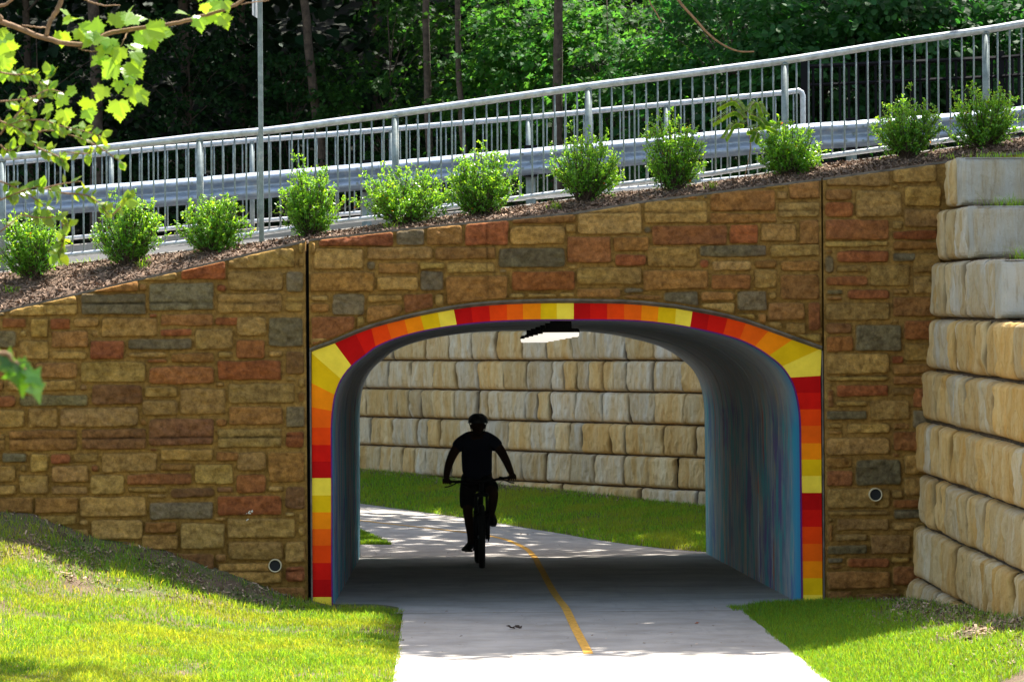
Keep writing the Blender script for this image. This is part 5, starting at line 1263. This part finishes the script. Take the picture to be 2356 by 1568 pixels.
# ------------------------------------------------------------ branches reaching into the picture from trees beside the viewpoint
def pix_branch(m, pts, r0, r1, n=8):
    """pts: (u, v, Y)"""
    q = catmull([P(*a) for a in pts], 6); m.tube(q + g.normal(0, .0012, q.shape), np.linspace(r0, r1, len(q)), n); return q
K = .3335
YS_ = 16.0
tr = empty('sycamore_tree', (-3.6, 16.4, 0), 'sycamore branch with big jagged yellow green leaves across the top left corner', 'tree')
m = MB()
trunk(m, [(-3.6, 16.4, -.1), (-3.55, 16.4, 2.2), (-3.45, 16.35, 4.2), (-3.5, 16.3, 6.5)], .14, .07, 14)
a0 = P(-40, 30, YS_); m.tube(catmull([(-3.45, 16.35, 4.1), (-2.7, 16.1, 4.05), a0, P(0, 150 * K, YS_)], 6), np.linspace(.03, .013, 19), 8)
pix_branch(m, [(0, 150 * K, YS_), (120 * K, 190 * K, YS_), (300 * K, 262 * K, YS_), (480 * K, 302 * K, YS_), (620 * K, 300 * K, YS_), (740 * K, 235 * K, YS_ + .02), (900 * K, 203 * K, YS_), (1200 * K, 162 * K, YS_), (1400 * K, 110 * K, YS_), (1560 * K, 62 * K, YS_), (1640 * K, 25 * K, YS_), (1705 * K, -25 * K, YS_)], .0125, .0065)
pix_branch(m, [(320 * K, 250 * K, YS_), (345 * K, 150 * K, YS_), (400 * K, 60 * K, YS_), (440 * K, -20, YS_)], .009, .012)
pix_branch(m, [(-30, 50 * K, YS_), (30 * K, 35 * K, YS_), (120 * K, -30 * K, YS_)], .008, .006)
pix_branch(m, [(150 * K, 175 * K, YS_), (250 * K, 188 * K, YS_), (330 * K, 190 * K, YS_ + .1)], .004, .003)
pix_branch(m, [(560 * K, -5, YS_), (640 * K, 20 * K, YS_), (720 * K, 38 * K, YS_), (830 * K, 38 * K, YS_)], .005, .002)
pix_branch(m, [(540 * K, 330 * K, YS_), (600 * K, 352 * K, YS_), (670 * K, 356 * K, YS_)], .003, .002)
pix_branch(m, [(880 * K, 220 * K, YS_), (850 * K, 290 * K, YS_ - .05), (800 * K, 400 * K, YS_ - .05), (790 * K, 560 * K, YS_ - .05)], .003, .0018)
pix_branch(m, [(1660 * K, 30 * K, YS_), (1760 * K, 15 * K, YS_), (1860 * K, 2 * K, YS_)], .003, .002)
# (x, y, size, tip direction in degrees with 0 = right and 90 = up, tilt)
LV = [(690, 235, 150, 150, 0), (690, 250, 140, 205, 1), (790, 175, 120, 60, 0), (860, 150, 150, 20, 1), (870, 130, 110, 70, 2), (1010, 200, 140, -20, 0), (960, 215, 130, -60, 1), (1060, 210, 130, -5, 0), (1040, 250, 110, -70, 2), (540, 200, 110, -55, 1), (600, 230, 90, -40, 2),
      (430, 225, 100, -95, 0), (440, 150, 85, 20, 1), (470, 110, 80, 130, 2), (520, 130, 70, 10, 2), (760, 270, 110, -100, 2), (740, 320, 110, -130, 2), (830, 330, 120, -110, 0), (900, 310, 110, -30, 2), (930, 360, 100, -60, 2), (700, 400, 90, -150, 1), (760, 400, 130, -100, 2), (800, 450, 130, -140, 0),
      (850, 470, 120, -30, 1), (900, 430, 130, -50, 0), (880, 510, 100, -60, 1), (820, 560, 80, -90, 0), (720, 600, 110, -120, 0), (920, 600, 120, -85, 0), (960, 640, 100, -50, 1), (820, 700, 135, -88, 0), (620, 690, 110, -110, 0), (520, 620, 90, -160, 1), (440, 660, 90, -120, 0), (360, 740, 90, -160, 1), (440, 760, 110, -80, 1), (600, 760, 90, -70, 0),
      (1290, 100, 90, 160, 2), (1330, 120, 80, -20, 2), (1370, 130, 95, -75, 0), (1440, 70, 90, 80, 0), (1470, 50, 90, 30, 1), (1450, 75, 120, -45, 0), (1530, 110, 100, -60, 1), (1545, 10, 80, -60, 1), (1400, -10, 80, 120, 0), (1410, 30, 70, -80, 1),
      (10, 240, 130, -50, 1), (40, 300, 120, -70, 0), (20, 370, 120, -100, 1), (50, 400, 90, -80, 0), (30, 470, 90, -60, 2), (-10, 330, 110, -90, 0), (10, 500, 70, -80, 1), (5, 200, 80, -80, 2)]
pos, dr, up, sz, cc = [], [], [], [], []
for (x, y, s, a, k) in LV:
    yy = YS_ + g.uniform(-.12, .12); q = P(x * K, y * K, yy); a = math.radians(a)
    d = np.array([math.cos(a), g.uniform(-.35, .35) + (.0 if k < 2 else -.5), math.sin(a)]); pos.append(q); dr.append(d)
    # blade turned broadside to the viewer, or tipped up to catch the sun
    n = {0: np.array([g.uniform(-.2, .2), -.95, .45]), 1: np.array([g.uniform(-.3, .3), -.7, .8]), 2: np.array([g.uniform(-.3, .3), -.35, 1.0])}[k]
    up.append(n); sz.append(s * .5798 / 1.7385 * YS_ / FPX * 1.05); v = g.uniform(.8, 1.1); cc.append((v * g.uniform(.85, 1.1), v, v * g.uniform(.8, 1.2)))
leaves(SYC, pos, dr, up, np.array(sz), 'leaves', M_syc, tr, np.array(cc))
up3 = g.normal(0, 1, (130, 3)) * (1.0, 1.0, .8) + np.array([-4.4, 16.6, 7.6]); sprays(up3, .4, 12, .14, g, SYC, M_syc, 'crown', tr)
m.build('branches', M_twig, tr, smooth=True, usecol=False)

# dark sapling with small pointed leaves
sp = empty('sapling', (-2.6, 15, 0), 'sapling twigs with small pointed leaves drooping in at the left edge', 'tree')
m = MB(); m.tube(catmull([(-2.6, 15, -.05), (-2.5, 15, 1.4), (-2.3, 15, 2.6), (-2.35, 15, 3.8)], 6), np.linspace(.03, .010, 19), 8)
m.tube(catmull([(-2.35, 15, 2.5), P(-60, 760 * K, 15), P(0, 835 * K, 15)], 5), .008, 6); m.tube(catmull([(-2.3, 15, 2.7), P(-60, 480 * K, 15), P(0, 500 * K, 15)], 5), .006, 6)
m.tube(catmull([(-2.4, 15, 2.0), P(-60, 1200 * K, 15), P(0, 1380 * K, 15)], 5), .006, 6)
BRS = [[(0, 835), (110, 880), (180, 935), (260, 1020), (330, 1050)], [(0, 500), (100, 515), (210, 520), (300, 590)], [(60, 860), (160, 830), (300, 830), (420, 870), (560, 900), (700, 940)], [(0, 930), (60, 850), (150, 800), (240, 720), (320, 630), (330, 560), (360, 520)],
       [(60, 860), (200, 700), (330, 620), (440, 640)], [(0, 700), (120, 690), (250, 660)], [(180, 935), (330, 900), (480, 930), (640, 990), (780, 1080), (860, 1140)], [(0, 1000), (60, 1040), (150, 1000)], [(260, 1020), (400, 1080), (440, 1120)],
       [(0, 1380), (120, 1330), (240, 1290), (300, 1300)], [(0, 1250), (100, 1290), (240, 1370), (330, 1440)], [(300, 1300), (420, 1270), (560, 1250)], [(420, 1330), (600, 1350), (700, 1420), (760, 1500)], [(300, 1300), (420, 1330)], [(150, 1480), (260, 1500), (420, 1500), (470, 1560)],
       [(420, 1500), (440, 1600), (420, 1680)], [(470, 1560), (420, 1720), (412, 1772)], [(640, 990), (600, 1060), (420, 1040)], [(760, 1500), (860, 1400), (900, 1380)], [(0, 1600), (150, 1480)]]
pos, dr, up, sz = [], [], [], []
for b_ in BRS:
    yy = 15 + g.uniform(-.15, .15); q = catmull([P(x * K, y * K, yy) for x, y in b_], 6); m.tube(q, np.linspace(.0042, .0016, len(q)), 5)
    for i in range(2, len(q)):
        for s in (-1, 1):
            if g.random() > .50: continue
            t = unit(q[i] - q[i - 1]); d = t * .6 + s * np.array([0, 0, .7]) + g.normal(0, .35, 3); pos.append(q[i]); dr.append(d); up.append((g.normal(0, .4), -.6 + g.normal(0, .4), .8)); sz.append(g.uniform(.034, .055))
for (x, y, a) in ((420, 1745, -60), (400, 1750, -130), (330, 520, 100), (860, 1400, 0)): pos.append(P(x * K, y * K, 15)); dr.append((math.cos(math.radians(a)), 0, math.sin(math.radians(a)))); up.append((0, -1, .3)); sz.append(.06)
leaves(OVAL * np.array([1, 1.35, 1]), pos, dr, up, np.array(sz), 'leaves', M_small, sp, tint(len(pos), .75, 1.35, .12, g)); m.build('branches', M_twig, sp, smooth=True, usecol=False)

# blurred leaves close to the lens at the left edge
M_near = leafmat('close_leaf', (.06, .15, .03), (.20, .42, .02), .5, .2, .6)
cl = empty('leafy_sprig', (-1.25, 8, 2.2), 'out of focus sprig of leaves close to the viewer at the left edge', 'tree')
m = MB(); m.tube(catmull([(-1.6, 8, -.05), (-1.5, 8, 1.4), (-1.35, 8, 2.35), P(-30, 815, 8), P(30, 830, 8), P(60, 850, 8)], 6), np.linspace(.012, .002, 31), 7)
pos = []; dr = []; up = []; sz = []
for (u, v, s, a, n) in ((-8, 818, 60, -20, (.1, -1, .3)), (8, 815, 64, -70, (.3, -.9, .3)), (20, 835, 60, -60, (-.3, -.9, .3)), (48, 838, 78, -82, (.2, -.45, .95)), (58, 848, 60, -40, (.7, -.8, .1)), (70, 870, 64, -62, (.8, -.7, 0)), (40, 830, 34, -20, (.2, -.9, .2))):
    pos.append(P(u, v, 8)); a = math.radians(a); dr.append((math.cos(a), -.1, math.sin(a))); up.append(n); sz.append(s * 8 / FPX)
leaves(MAPLE5, pos, dr, up, np.array(sz), 'leaves', M_near, cl, tint(len(pos), .7, 1.2, .1, g)); m.build('stem', M_twig, cl, smooth=True, usecol=False)

# tree on the slope at the right; its limbs spread over the path and shade it
ot = empty('overhanging_tree', (8.2, 31.5, 4.3), 'tree on the right slope whose bare curved twig hangs into the top right', 'tree')
m = MB(); trunk(m, [(8.2, 31.5, 4.0), (8.0, 31.6, 6.5), (7.2, 32.0, 8.4), (6.0, 32.6, 9.8)], .16, .08, 12)
for e in ((3.0, 33.2, 9.3), (1.6, 33.9, 9.0), (4.2, 31.0, 9.2), (2.6, 32.0, 9.4), (5.2, 35.0, 9.6), (5.0, 32.8, 9.2)): trunk(m, [(6.9, 32.1, 8.8), ((6.9 + e[0]) / 2, (32.1 + e[1]) / 2, 9.6), e], .06, .012, 7)
tw = [P(u, v, 30.5) for u, v in ((1500, -160), (1540, -40), (1562, 2), (1600, 45), (1632, 80), (1665, 104), (1700, 118), (1735, 119))]; m.tube(catmull([(4.2, 31.0, 9.2), (3.2, 30.6, 7.2)] + tw, 5), np.linspace(.016, .0065, 46), 7)
m.tube(catmull([P(1489, -60, 30.5), P(1494, 0, 30.5), P(1510, 30, 30.5), P(1522, 52, 30.5)], 5), .006, 6)
m.tube(catmull([(3.2, 30.6, 7.2), P(1475, -160, 30.5), P(1489, -60, 30.5)], 5), .008, 6)
m.tube(catmull([(3.2, 30.6, 7.2), (1.2, 29.5, 6.9), (-1.2, 27.9, 6.5)], 6), np.linspace(.025, .008, 13), 6)  # unseen limb added to dapple the lower left lawn with shade
m.build('trunk', M_twig, ot, smooth=True, usecol=False)
n = 1300; C = np.stack([g.uniform(2.6, 10, n), g.uniform(31.6, 35.5, n), g.uniform(8.6, 10.6, n)], -1)
C = C[(fbm(C[:, 0] * .7, C[:, 1] * .9, 91, 2) > -.42)]
C = np.concatenate([C, np.stack([g.uniform(-2.1, -.3, 26), g.uniform(26.7, 28.8, 26), g.uniform(6.2, 6.9, 26)], -1)])  # leaf sprays of the added limb, out of view, shading the left lawn
sprays(C, .42, 24, .16, g, BROAD, M_bush, 'crown', ot)
